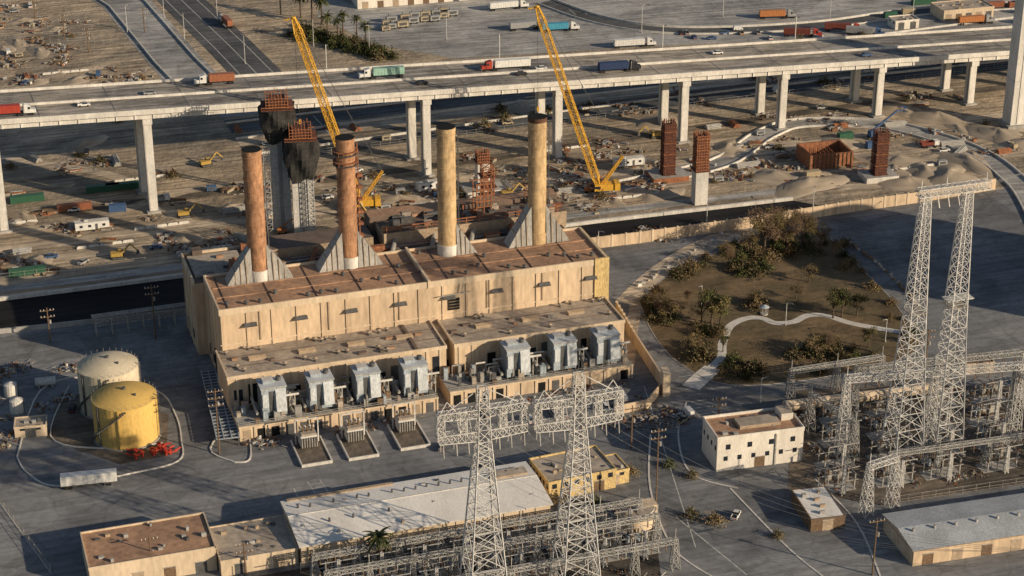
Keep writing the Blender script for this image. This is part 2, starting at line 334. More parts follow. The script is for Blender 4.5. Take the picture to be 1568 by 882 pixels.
for k,(s,d) in enumerate(((16,20),(44.8,21.2),(76.4,20.6),(106.1,20.7))):
    mt=st_rust if k<2 else st_tan; r=2.95
    w.cyl(s,d,26.2,r+.3,3.6,conc_l if k<3 else st_tan,32); w.cyl(s,d,29.8,r,37.4,mt,32,r*.97); w.cyl(s,d,67.2,r+.05,1.4,st_rust if k<2 else (st_tan if k==2 else st_dark),32,cap=black)
    w.cyl(s,d,68.61,r-.35,.02,black,24)
    z=34
    while z<67: w.cyl(s,d,z,r+.1,.22,mt,32); z+=3.1 if k%2 else 3.6
    if k==1:
        for zz in (60,63.4):
            w.cyl(s,d,zz,r+1.0,.2,steel_d,24)
            for a in range(16):
                q=a/16*6.283; w.beam((s+3.9*math.cos(q),d+3.9*math.sin(q),zz),(s+3.9*math.cos(q),d+3.9*math.sin(q),zz+1.2),.12,rebar)
            w.cyl(s,d,zz+1.1,r+.98,.12,rebar,24)
    for a in (-.5,.5): w.beam((s+r+.5,d-1+a,28),(s+r+.5,d-1+a,67),.15,steel_d if k!=1 else rebar)
    for z in range(28,67,1): w.beam((s+r+.5,d-1.5,z),(s+r+.5,d-.5,z),.1,steel_d if k!=1 else rebar)
    if k==1:
        for z in range(32,60,4): w.cb(s+r+.8,d-1,z,1.6,1.6,.8,rebar)
    for sg in (-1,1):
        if k==2 and sg<0: continue
        a=s+sg*2.4; e=s+sg*(10.2 if k!=2 else 9); h=(11.5,12,10.5,13)[k]
        pr=[(a,d-2.6,26.2),(e,d-2.6,26.2),(e-sg*.8,d-2.6,27.6),(a,d-1.8,26.2+h),(a,d+3,26.2),(e,d+3,26.2),(e-sg*.8,d+3,27.6),(a,d+2.2,26.2+h)]
        w.add(pr,[(0,1,2,3),(4,7,6,5),(1,5,6,2),(2,6,7,3)],fin)
        for t in (.25,.5,.75):
            xx=a+(e-sg*.8-a)*t; zz=26.2+h+(27.6-26.2-h)*t; w.beam((xx,d-2.75,26.4),(xx,d-2.4,zz),.2,wallsh); w.beam((xx,d-2.4,zz+.1),(xx,d+2.6,zz+.1),.2,wallsh)
w.obj("smokestacks",parent=root)
w=MB()
for i in range(26):
    x=4+i*4.6+R.uniform(-1,1); y=R.choice((3,4,8,14,23))+R.uniform(-1,1)
    w.cyl(x,y,26.2,.5,.9,steel_d,8); w.cyl(x,y,27.1,.85,.4,steel_d,8,.3)
for i in range(9): w.box(3+i*13.6,3.18+i*13.6,.4,25.5,26.2,26.45,dark_roof)
for y in (9.5,16.5): w.box(1,121,y,y+.25,26.2,26.5,rust_roof)
for i in range(70):
    x=R.uniform(0,117);y=R.uniform(27,47); sx,sy,sz=R.uniform(1,6),R.uniform(1,3.5),R.uniform(.8,3.4)
    w.cb(x,y,24.5,sx,sy,sz,R.choice((dark_roof,rust_roof,steel_d,rebar,gray_roof)),0)
w.box(59,120.5,33,46,24.5,30,wallsh,dark_roof); w.box(57,121,44,50,24.5,31.5,dark_roof,rust_roof)
w.box(22,56,35,46,24.5,28.5,wallsh,dark_roof); w.box(-2,14,30,46,24.5,25.2,gray_roof)
for i in range(40):
    x=R.uniform(60,119);y=R.uniform(34,45); w.cb(x,y,30,R.uniform(.8,4),R.uniform(.8,2.5),R.uniform(.5,2.2),R.choice((rebar,rust_roof,steel_d,gray_roof)),0)
for i in range(14):
    x=60+i*4.4; w.beam((x,33,30),(x,33,32.2),.3,rebar)
w.beam((60,33,32),(118,33,32),.3,rebar); w.beam((60,33,31),(118,33,31),.2,rebar)
for x0 in (92,110):
    for dx in (0,2.5,5):
        for dy in (0,4): w.beam((x0+dx,40+dy,30),(x0+dx,40+dy,40-(x0-92)/4),.35,rebar)
    for z in range(32,41-int((x0-92)/4),2):
        w.beam((x0,40,z),(x0+5,40,z),.3,rebar);w.beam((x0,44,z),(x0+5,44,z),.3,rebar)
for i in range(9):
    x=8+i*13; w.hcyl((x,27,26),(x+3,34,27.5),.8,R.choice((pipe_m,rebar,dark_roof)))
for i in range(5): w.hcyl((R.uniform(0,40),R.uniform(27,34),25.6),(R.uniform(70,118),R.uniform(27,34),25.8),.4,R.choice((pipe_m,rebar,steel_d)),8)
w.obj("roof_equipment",parent=root)
w=MB()
w.box(-1.7,64.4,-18.2,-.02,0,13.6,beige,gray_roof); w.box(67,121.5,-18.2,-.02,0,13.6,beige,gray_roof); w.box(64.4,67,-12,-.02,0,12.8,wallsh,gray_roof)
w.box(64.6,66.8,-12.2,-11.9,0,6,black)
for x0,x1 in ((-1.9,64.6),(66.8,121.7)):
    w.box(x0,x1,-18.5,-18.05,13,14.1,beige2)
for x in (-1.95,64.1,66.7,121.2): w.box(x,x+.5,-18.04,-.05,13.2,14.1,beige2)
w.box(55,56,-18,-.3,13.6,14,dark_roof)
for i in range(16):
    x=1+i*4.1
    if x<64: w.box(x-.3,x+.3,-18.45,-18.1,0,13,beige2)
    x=68.5+i*4.1
    if x<121: w.box(x-.3,x+.3,-18.45,-18.1,0,13,beige2)
for i in range(28):
    x=-0.5+i*4.3
    if 64<x<68: continue
    if R.random()<.75: w.box(x+.4,x+3,-18.32,-18.1,4.5,8+R.random()*3,R.choice((black,glass,steel_d)))
w.obj("turbine_bay",parent=root)
w=MB()
for x in (9,24,39,54,79,94,109):
    w.box(x-2.6,x+2.6,-9.6,-7.9,13.6,14.5,wallsh,mat("skylight_tan",(0.62,0.46,0.30)))
for i in range(34):
    x=R.uniform(0,120); y=R.choice((-2.2,-3,-13,-15.5))+R.uniform(-.5,.5)
    if 62<x<69: continue
    w.cyl(x,y,13.6,.45,1.0,steel_d,8); w.cyl(x,y,14.6,.8,.35,wallsh,8,.2)
for y in (-5.5,-12): w.box(-1,64,y,y+.15,13.6,13.8,dark_roof); w.box(68,121,y,y+.15,13.6,13.8,dark_roof)
for i in range(12):
    x=R.choice((R.uniform(0,60),R.uniform(69,118))); w.cb(x,R.uniform(-16,-3),13.6,R.uniform(1,3),R.uniform(.8,1.6),R.uniform(.4,1),R.choice((dark_roof,pipe_m,rust_roof)))
w.obj("roof_vents",parent=root)
w=MB()
for x0,x1,f in ((-1.5,57.8,-31.9),(62,120,-30)):
    w.box(x0,x1,f,-18.6,0,4.4,beige,conc)
    n=int((x1-x0)/4.2)
    for i in range(n+1):
        x=x0+.3+i*(x1-x0-.6)/n; w.box(x-.25,x+.25,f-.3,f+.1,0,4.3,beige2)
        if i<n and R.random()<.75: w.box(x+.8,x+3.1,f-.08,f+.1,.0,3.2,R.choice((black,black,steel_d,wallsh)))
    w.box(x0-.1,x1+.1,f-.35,f+.2,4.2,4.7,beige2)
    for z in (5.2,5.8): w.beam((x0,f,z),(x1,f,z),.1,pipe_m)
    for i in range(int((x1-x0)/3)): w.beam((x0+i*3,f,4.6),(x0+i*3,f,5.8),.1,pipe_m)
    for i in range(110):
        x=R.uniform(x0+1,x1-1);y=R.uniform(f+1,-19); sx=R.uniform(.4,2);w.cb(x,y,4.4,sx,R.uniform(.4,1.6),R.uniform(.8,3.8),R.choice((pipe_m,steel_d,conc,gray_roof,unit_b,wood)))
    for i in range(14):
        x=R.uniform(x0+1,x1-5);y=R.uniform(f+6,-19); z=R.uniform(6,10); w.hcyl((x,y,z),(x+R.uniform(2,6),y,z),.25,R.choice((pipe_m,conc_l)),6); w.beam((x,y,4.4),(x,y,z),.2,pipe_m)
w.obj("platform",parent=root)
for i,s in enumerate((9.6,23.6,37.5,51.8,84,98.8,112.6)):
    w=MB(); f=-29.5 if i<4 else -28; z=4.4; h=10.4
    w.box(s-3.6,s+3.6,f,f+6.2,z+1,z+h-.6,unit_b,unit_w)
    w.box(s-3.85,s+3.85,f-.2,f+6.4,z+h-.6,z+h-.2,rsteel,unit_w)
    w.box(s-2.6,s+.6,f+2.4,f+5.4,z+h-.2,z+h+.7,unit_b,conc_l); w.cyl(s+2.2,f+4,z+h-.2,.8,1.2,steel_d,12)
    w.box(s-1.4,s-.1,f-.12,f+.2,z+1,z+h-1.5,steel_d)
    w.add([(s+.4,f-.02,z+2),(s+3.4,f-.02,z+2),(s+3.4,f-.02,z+h-1),(s+.4,f-.02,z+h-1),(s+.4,f-1.4,z+2.6),(s+3.4,f-1.4,z+2.6),(s+3.4,f-.7,z+h-1.8),(s+.4,f-.7,z+h-1.8)],[(4,5,6,7),(0,4,7,3),(1,2,6,5),(3,7,6,2)],unit_w)
    w.box(s-3.4,s-1.7,f-.4,f+.1,z+4,z+h-2.2,unit_w)
    for dx in (-3.4,0,3.4):
        w.beam((s+dx,f+.3,z),(s+dx,f+.3,z+1),.4,steel_d); w.beam((s+dx,f+5.8,z),(s+dx,f+5.8,z+1),.4,steel_d)
    for zz in range(2,10,1): w.box(s+3.6,s+3.75,f+.5,f+5.7,z+zz,z+zz+.15,steel_d); w.box(s-3.75,s-3.6,f+.5,f+5.7,z+zz,z+zz+.15,steel_d)
    for dx in (4.9,6.2):
        w.beam((s+dx,f+1,z),(s+dx,f+1,z+6.5),.3,pipe_m); w.beam((s+dx,f+5,z),(s+dx,f+5,z+5.5),.3,pipe_m)
    w.hcyl((s+3.6,f+1,z+6.4),(s+7.4,f+1,z+6.4),.35,conc_l,8); w.hcyl((s+5.5,f-1,z+4.4),(s+5.5,f+10,z+4.6),.5,pipe_m,8)
    w.hcyl((s-5,f+.5,z+2),(s-5,f+9,z+3),.45,conc,8)
    w.obj("boiler_unit",parent=root)
for s,d in ((16.6,-40.5),(30,-41),(45.4,-40)):
    b=MB()
    b.box(-4.2,4.2,-11.5,3.2,0,.5,conc,M['gravel']); b.box(-4.4,4.4,-11.8,-11.4,0,.9,conc_l); b.box(-4.5,-4.1,-11.39,3.3,0,.9,conc_l);b.box(4.1,4.5,-11.39,3.3,0,.9,conc_l)
    b.box(-2.4,2.4,-2,1.8,.8,4.2,conc_l); b.box(-2.1,2.1,-1.7,1.5,4.2,4.8,gray_roof)
    for k in range(7): b.box(-2.3+k*.72,-2.05+k*.72,-2.9,-2.02,1,3.8,pipe_m)
    for k in (-1.4,0,1.4):
        for q in range(4): b.cyl(k,0,4.8+q*.55,.32,.3,wood,8); b.cyl(k,0,5.1+q*.55,.2,.25,wood,8)
    b.hcyl((-2.2,1.2,5.6),(2.2,1.2,5.6),.5,conc_l); b.beam((3.3,1,0.5),(3.3,1,8.3),.3,steel);b.beam((-3.3,1,.5),(-3.3,1,8.3),.3,steel);b.beam((-3.3,1,8.2),(3.3,1,8.2),.3,steel)
    b.obj("power_transformer",HF(s,d),rad(18))

# ------------------------------------------------------------------ tanks
def tank(name,x,y,r,h,mt,dome):
    b=MB(); n=48; b.cyl(0,0,0,r,h,mt,n)
    rings=[]
    for k in range(7):
        t=k/6; rings.append((r*(1-t),h+.02+dome*(1-(1-t)**2)))
    for k in range(6):
        (r0,z0),(r1,z1)=rings[k],rings[k+1]; b.cyl(0,0,z0,r0+.02,z1-z0,mt,n,max(r1,.02))
    for z in (h*.2,h*.4,h*.6,h*.8,h-.1): b.cyl(0,0,z,r+.06,.12,mt,n)
    for i in range(30):
        a=i/30*6.283; b.beam((r*math.cos(a),r*math.sin(a),h+.2),(r*math.cos(a),r*math.sin(a),h+1.1),.08,pipe_m)
    b.cyl(0,0,h+dome-.3,.6,.9,steel_d,12); b.cyl(r*.4,-r*.3,h+dome*.6,.4,.9,steel_d,8)
    for i in range(26):
        a=3.4+i*.06; z=i/26*h; b.cb((r+.6)*math.cos(a),(r+.6)*math.sin(a),z,1.0,.6,.15,steel_d,a)
    b.beam((r+.5,0,0),(r+.5,0,h+1),.3,steel_d); b.beam((0,-r-.4,0),(0,-r-.4,h),.25,mt); b.cb(-r*.7,-r*.75,0,.5,.5,h,steel_d,.8)
    b.cyl(0,0,0,r+.6,.3,conc,n)
    b.obj(name,(x,y,0))
tank("yellow_storage_tank",-111,500,9.2,12.8,tank_y,2.2); tank("cream_storage_tank",-119,518,8.9,13.6,tank_w,2.3)
b=MB()
for k in range(26):
    x=R.uniform(-7,7);y=R.uniform(-3,3)
    if k%2: b.hcyl((x,y,.8),(x+R.uniform(-3,3),y+R.uniform(-2,2),.9),.25,red,8)
    else: b.cyl(x,y,0,.35,1.5,red,8); b.cyl(x,y,1.5,.6,.15,red,8)
b.obj("fire_pump_manifold",(-102,490),.25)
b=MB(); b.hcyl((-3,0,1.8),(3,0,1.8),1.3,conc_l,16); b.cb(-2,0,0,.6,2.2,1,conc); b.cb(2,0,0,.6,2.2,1,conc); b.cyl(0,0,3,.3,.5,pipe_m,8); b.obj("horizontal_tank",(-141,530),.2)
for x,y in ((-150,524),(-146,514)):
    b=MB(); b.cyl(0,0,0,2,4,conc_l,16); b.cyl(0,0,4,2,.7,conc_l,16,.3); b.beam((2.1,0,0),(2.1,0,4.6),.2,steel_d); b.obj("vertical_tank",(x,y))
def simple_building(name,x,y,ang,L,D,h,wall,roof,par=.5,doors=3,win=0,gable=0):
    rt=empty(name,(x,y),rad(ang)); b=MB()
    b.box(0,L,0,D,0,h,wall,roof)
    if gable==0:
        for q in ((-.12,L+.12,-.12,.2),(-.12,L+.12,D-.2,D+.12),(-.12,.2,.21,D-.21),(L-.2,L+.12,.21,D-.21)): b.box(*q,h-.4,h+par,wall)
    b.obj("walls",parent=rt)
    if gable:
        b=MB(); e=.5; v=[(-e,-e,h),(L+e,-e,h),(L+e,D+e,h),(-e,D+e,h),(-e,D/2,h+gable),(L+e,D/2,h+gable)]
        b.add(v,[(0,1,5,4),(2,3,4,5)],roof); b.add(v,[(1,2,5),(3,0,4)],wall); b.add([(p[0],p[1],p[2]-.25) for p in v[:4]],[(0,1,2,3)],wall)
        for i in range(int(L/6)): b.cyl(3+i*6,D/2-2,h+gable*.7,.4,1.0,rsteel,8)
        b.obj("roof",parent=rt)
    b=MB()
    for i in range(doors):
        xx=L*(i+.5)/doors; b.box(xx-1.5,xx+1.5,-.06,.05,0,3.2,R.choice((steel_d,wood,wallsh)))
        b.box(xx-1.7,xx+1.7,-.12,-.03,3.2,3.4,conc)
    for i in range(win):
        xx=L*(i+.5)/win
        b.box(xx-.7,xx+.7,-.05,.05,h*.66,h*.66+1.6,glass); b.box(-.05,.05,D*(i+.5)/win-.5,D*(i+.5)/win+.5,h*.6,h*.6+1.4,glass)
    if doors or win: b.obj("doors_windows",parent=rt)
    b=MB()
    if not gable:
        for i in range(int(L*D/45)+2):
            b.cb(R.uniform(1.5,L-1.5),R.uniform(1.5,D-1.5),h,R.uniform(.5,1.5),R.uniform(.5,1.2),R.uniform(.3,1.1),R.choice((rsteel,steel_d,conc,wallsh)))
        b.obj("roof_units",parent=rt)
    return rt
rt=simple_building("long_warehouse",-54,431,18,67.5,22,6.3,beige2,wallsh,0,0,0)
b=MB(); L_,D_,h_=67.5,22,6.3
b.add([(-.6,-.6,h_),(L_+.6,-.6,h_),(L_+.6,13,h_+1.2),(-.6,13,h_+1.2)],[(0,1,2,3)],white_roof)
b.add([(-.6,13,h_+1.2),(L_+.6,13,h_+1.2),(L_+.6,D_+.6,h_+.3),(-.6,D_+.6,h_+.3)],[(0,1,2,3)],white_roof)
b.add([(-.6,-.6,h_),(-.6,13,h_+1.2),(-.6,D_+.6,h_+.3),(-.6,D_+.6,h_-.4),(-.6,-.6,h_-.4)],[(4,3,2,1,0)],beige2)
b.add([(L_+.6,-.6,h_),(L_+.6,13,h_+1.2),(L_+.6,D_+.6,h_+.3),(L_+.6,D_+.6,h_-.4),(L_+.6,-.6,h_-.4)],[(0,1,2,3,4)],beige2)
b.add([(-.6,-.6,h_),(L_+.6,-.6,h_),(L_+.6,-.6,h_-.4),(-.6,-.6,h_-.4)],[(0,3,2,1)],conc_l)
b.box(56,66,14.5,18,h_+.9,h_+1.7,wallsh,gray_roof); b.box(1,30,D_-.6,D_+.4,h_+.1,h_+.8,wallsh)
for i in range(20): xx=3+i*3.2; yy=R.choice((16.5,17,8)); b.cyl(xx,yy,h_+.5,.3,1.3,steel_d,8)
b.box(-.6,L_+.6,12.9,13.1,h_+1.2,h_+1.35,conc_l)
b.obj("pitched_roof",parent=rt)
b=MB()
for i in range(15): x=2+i*4.4; b.box(x,x+2.6,-.08,.05,1.2 if i%4 else 0,3.4,glass if i%4 else wood); b.box(x-.3,x-.1,-.2,.05,0,5.8,beige2)
b.obj("windows",parent=rt)
simple_building("brown_roof_building",-106,419.5,18,32,17.5,6.6,beige2,rust_roof,.5,4,0)
simple_building("flat_roof_annex",-74,426,18,20,17,4.6,beige2,gray_roof,.3,2,0)
simple_building("office_building",10,463,22,20,14,5.6,ylw_wall,gray_roof,.5,2,6)
simple_building("office_annex",24,470,22,9,9,4.2,ylw_wall,gray_roof,.3,1,2)
rt=simple_building("white_control_building",57,479,14,25.5,12.5,10.2,wwall,rust_roof,.8,1,4)
b=MB()
for i in range(6): b.box(2+i*4.1,3.2+i*4.1,-.06,.05,3.2,4.6,glass)
b.box(8,20,4,9,10.2,11.2,wallsh,gray_roof); b.box(21,24.5,6,11,10.2,12.4,wwall,gray_roof); b.box(17,17.4,-.3,.1,0,10,pipe_m); b.obj("upper_windows",parent=rt)
simple_building("small_shed",79,447.5,12,9.5,15.5,3.9,wood,white_roof,.1,1,0)
simple_building("steel_warehouse",103,431,15,75,18,4.9,beige,metal_roof,0,9,0,gable=1.3)
simple_building("pump_house",-143,498,10,9,6,3.4,beige2,gray_roof,.3,1,2)
simple_building("guard_house",139,538,10,9,5,3.2,beige,dark_roof,.3,1,1)
b=MB(); b.cyl(0,0,0,5.5,4.2,beige2,32,cap=gray_roof); b.cyl(0,0,4.2,4.9,.3,conc_l,32,cap=gray_roof); b.cb(3,2,0,5,4,4.6,beige2,.3); b.obj("round_clarifier",(33,453))
simple_building("transit_shed",-74,917,16,75,34,8,wwall,metal_roof,0,10,0,gable=2.0)
simple_building("repair_garage",203,897,16,26,14,5,beige2,gray_roof,.4,5,0)
simple_building("gatehouse",178,884,16,12,8,4,wwall,gray_roof,.4,2,2)
b=MB(); b.cyl(0,0,0,33,46,conc_l,48); b.cyl(0,0,46,33.3,5,conc,48,6)
for z in range(4,46,5): b.cyl(0,0,z,33.15,.4,conc,48)
b.obj("offscreen_shadow_caster",(242,577))  # unseen stand-in added right of view to throw the parking lot shadow

# ------------------------------------------------------------------ walls and fences
b=MB(); l=V2([(25,632),(45,638),(81,650),(123,666),(150,675),(181,688)]); wallline(b,l,0.4,4.3,beige)
for i in range(len(l)-1):
    n=int((l[i+1]-l[i]).length/4.5)
    for k in range(n):
        p=l[i].lerp(l[i+1],k/n); b.cb(p.x,p.y,0,.7,.7,4.6,beige2,.33)
b.obj("sound_wall")
b=MB(); l=V2([(34,580),(39,556),(45.5,528)]); wallline(b,l,.5,4.5,beige); b.cb(46,526,0,2.2,5,7.5,beige2,.1)
for k in range(8): p=l[0].lerp(l[1],k/8); b.cb(p.x,p.y,0,.8,.8,4.8,beige2)
l=V2([(45.5,528),(40,516),(30,512)]); wallline(b,l,.4,3,beige); b.obj("boundary_wall")
def fence(pts,h=2.2,step=4,name="chain_link_fence",mt=pipe_m):
    b=MB(); l=V2(pts)
    for i in range(len(l)-1):
        n=max(1,int((l[i+1]-l[i]).length/step))
        for k in range(n+1): p=l[i].lerp(l[i+1],k/n); b.beam((p.x,p.y,0),(p.x,p.y,h),.12,mt)
        for z in (.3,h*.5,h): b.beam((*l[i],z),(*l[i+1],z),.07,mt)
    b.obj(name)
fence([(-300,575),(-169,608),(-60,640),(29,668)]); fence([(84,527),(120,534),(190,532)]); fence([(-54,428),(12,449),(14,456)],3); fence([(-165,505),(-118,428)])
fence([(100,461),(170,480)]); fence([(30,505),(50,500)]); fence([VF(-60,35)[:2],VF(400,35)[:2]]); fence([VF(-60,65)[:2],VF(400,65)[:2]]); fence([(-240,870),(-165,860)]); fence([(-24,838),(150,868),(260,886)])

# ------------------------------------------------------------------ viaduct
root=empty("freeway_viaduct",VF(0,0),rad(19.8))
zt=lambda s: 34-0.05*s
w=MB(); S0,S1=-300,420; st=6.6
n=int((S1-S0)/st)
for i in range(n):
    a=S0+i*st; e=a+st; za,ze=zt(a),zt(e)
    def slab(y0,y1,t0,t1,mt,top=None,a=a,e=e,za=za,ze=ze):
        v=[(a,y0,za+t0),(e,y0,ze+t0),(e,y1,ze+t0),(a,y1,za+t0),(a,y0,za+t1),(e,y0,ze+t1),(e,y1,ze+t1),(a,y1,za+t1)]
        w.add(v,[(0,3,2,1),(0,1,5,4),(2,3,7,6)],mt); w.add(v[4:],[(0,1,2,3)],top or mt)
    slab(-2.5,29,-.6,0,conc,M['deck'])
    slab(-3.1,-2.49,-.9,1.0,conc_l); slab(29.01,29.5,-.9,1.0,conc_l); slab(12.6,13.2,0.003,.9,conc_l)
    for y in (-1.9,5,11,17,23,28): slab(y,y+.8,-2.9,-.61,conc_l if y<0 else conc)
    w.cb(a,-2.0,za-2.85,.5,.5,2.2,white)
    w.beam((a,-2.8,za+1),(a,-2.8,za+1.7),.12,pipe_m)
    if i%4==0: w.box(a,a+.35,-2.4,28.9,za-.02,za+.02,steel_d)
for y in (1,4.7,8.4,16.5,20.2,24):
    for i in range(0,n):
        a=S0+i*st; e=a+(st if y in(1,24) else 3); w.add([(a,y,zt(a)+.03),(e,y,zt(e)+.03),(e,y+.25,zt(e)+.03),(a,y+.25,zt(a)+.03)],[(0,1,2,3)],paint)
w.obj("deck",parent=root)
w=MB()
for s in (-254,-212,-158,-104.5,0,53.3,106.6,150,194,237.5,281,325):
    z=zt(s)-2.9
    for d in (0,19):
        w.box(s-1.5,s+1.5,d-1.6,d+1.6,0,z-1.9,conc_l); w.box(s-2.6,s+2.6,d-2.6,d+2.6,0,.7,conc)
        w.box(s-1.62,s-1.2,d-1.7,d-.2,0.7,z-2,conc)
    w.box(s-1.7,s+1.7,-2.6,28.6,z-2,z,conc_l)
w.obj("piers",parent=root)
for s,d in ((-190,-2.8),(-30,29.3),(40,29.3),(110,29.3),(170,29.3)):
    b=MB(); b.beam((0,0,0),(0,0,10),.25,steel); b.beam((0,0,10),(0,2.4*(1 if d<0 else -1),10.3),.18,steel); b.cb(0,2.4*(1 if d<0 else -1),10.1,.5,1,.25,steel_d); b.obj("street_lamp",VF(s,d,zt(s)+.9),rad(19.8))

# ------------------------------------------------------------------ bridge pylons under construction
def scaffold(b,x,y,z0,z1,w_,mt):
    z=z0
    while z<z1:
        for p,q in (((-1,-1),(1,-1)),((1,-1),(1,1)),((1,1),(-1,1)),((-1,1),(-1,-1))):
            b.beam((x+p[0]*w_/2,y+p[1]*w_/2,z+2),(x+q[0]*w_/2,y+q[1]*w_/2,z+2),.12,mt); b.beam((x+p[0]*w_/2,y+p[1]*w_/2,z),(x+q[0]*w_/2,y+q[1]*w_/2,z+2),.12,mt)
            b.beam((x+p[0]*w_/2,y+p[1]*w_/2,z),(x+p[0]*w_/2,y+p[1]*w_/2,z+2),.18,mt)
        z+=2
def cage(b,x,y,z0,z1,w_,n=7,mt=None):
    mt=mt or rebar
    for i in range(n):
        for j in range(n):
            if i in(0,n-1) or j in(0,n-1) or (i*j)%3==1: b.beam((x+(i/(n-1)-.5)*w_,y+(j/(n-1)-.5)*w_,z0),(x+(i/(n-1)-.5)*w_,y+(j/(n-1)-.5)*w_,z1+R.uniform(-.5,.9)),.22,mt)
    z=z0+.6
    while z<z1:
        h=w_/2
        for p,q in (((-h,-h),(h,-h)),((h,-h),(h,h)),((h,h),(-h,h)),((-h,h),(-h,-h))): b.beam((x+p[0],y+p[1],z),(x+q[0],y+q[1],z),.25,mt)
        z+=1.1
    b.box(x-w_*.38,x+w_*.38,y-w_*.38,y+w_*.38,z0,z1-1.2,drebar)
def nethead(b,x,y,z0,z1,r0,r1):
    n=28; L=7; vs=[];fs=[]
    for k in range(L+1):
        t=k/L; r=r0+(r1-r0)*min(1,t*1.8)
        for i in range(n):
            a=i/n*6.283; q=r*(1+.09*math.sin(a*5+k*.7)+R.uniform(-.03,.03))/max(abs(math.cos(a)),abs(math.sin(a)))**.6
            vs.append((x+q*math.cos(a),y+q*math.sin(a),z0+(z1-z0)*t+(.8*math.sin(a*4) if k==0 else 0)))
    for k in range(L):
        for i in range(n): fs.append((k*n+i,k*n+(i+1)%n,(k+1)*n+(i+1)%n,(k+1)*n+i))
    b.add(vs,fs,cloth); b.add(vs[-n:],[tuple(range(n))],cloth)
for (x,y,zs,zh,ztp,ww) in ((-82,652,34,46,50.5,6.6),(-73.8,647,21.5,36.5,41,7.4)):
    b=MB(); h=ww/2
    b.box(-h,h,-h,h,0,zs+1,conc_l); b.box(-.7,.7,-h-.12,-h+.1,0,zs,conc)
    for z in range(4,int(zs),5): b.box(-h-.05,h+.05,-h-.05,h+.05,z,z+.12,conc)
    nethead(b,0,0,zs,zh,4.4,6.1)
    cage(b,0,0,zh,ztp,7.6,8)
    for a in range(12): b.beam((-5.5+a*1,-5.5,zh),(-5.5+a*1,-5.5,zh+1.4),.14,drebar)
    b.box(-5.6,5.6,-5.6,5.6,zh+.02,zh+.3,drebar)
    b.beam((-5.5,-5.5,zh+1.3),(5.5,-5.5,zh+1.3),.15,PC['orange']);b.beam((-5.5,5.5,zh+1.3),(5.5,5.5,zh+1.3),.15,PC['orange'])
    scaffold(b,-h-1.4 if zs>30 else h-1,-h-1.2,0,zs,2.0,steel)
    b.obj("bridge_tower_pier",(x,y),rad(8))
def pier(x,y,w_,h1,h2,capmt,base=None,name="bridge_pier",bw=0):
    b=MB()
    if base: b.box(-base,base,-base*.7,base*.7,0,2.2,conc_l if not bw else rebar,conc)
    h=w_/2
    if h1>0: b.box(-h,h,-h,h,0,h1,conc_l)
    cage(b,0,0,max(h1,1),h2,w_*.96,6,capmt)
    b.box(-h-.5,h+.5,-h-.5,h+.5,max(h1,1),max(h1,1)+.3,drebar)
    z=max(h1,1)+4
    while z<h2-1: b.box(-h-.25,h+.25,-h-.25,h+.25,z,z+.2,rebar); z+=4.5
    b.obj(name,(x,y),rad(14))
pier(-11,686,4.6,12,16,rebar,7.5); pier(69,675,4.8,13,27.5,rebar,0); pier(59,699,4.6,2,23,drebar,7,bw=1); pier(139,699,4.8,2,19.5,drebar,6.5)
b=MB(); h=3.6; b.box(-h,h,-h,h,0,60,conc_l); b.box(-5,5,-5,5,0,1.5,conc); b.box(-h-.06,h+.06,-h-.06,h+.06,20,20.15,conc);b.box(-1,1,-h-.2,-h+.1,2,60,white); b.obj("bridge_tower_pier",(204,757),rad(14))
b=MB()
for (x0,x1,y0,y1) in ((-9,9,-7,-6.2),(-9,9,6.2,7),(-9,-8.2,-6.19,6.19),(8.2,9,-6.19,6.19)): b.box(x0,x1,y0,y1,0,6,rebar)
for i in range(11): b.box(-9+i*1.7,-8.7+i*1.7,-7.3,-6.9,0,6,wood)
for i in range(9):
    for j in range(7): b.beam((-7+i*1.7,-5+j*1.6,0),(-7+i*1.7,-5+j*1.6,4.5),.15,rebar)
b.obj("footing_formwork",(121,716),rad(14))
cg=MB()
cg.lattice((0,0,0),(0,0,16),4,4,6,.25,rebar); [cg.box(-3,3,-3,3,z,z+.25,drebar) for z in (4,8,12)]; cg.obj("steel_frame_tower",(-9,672),.3)

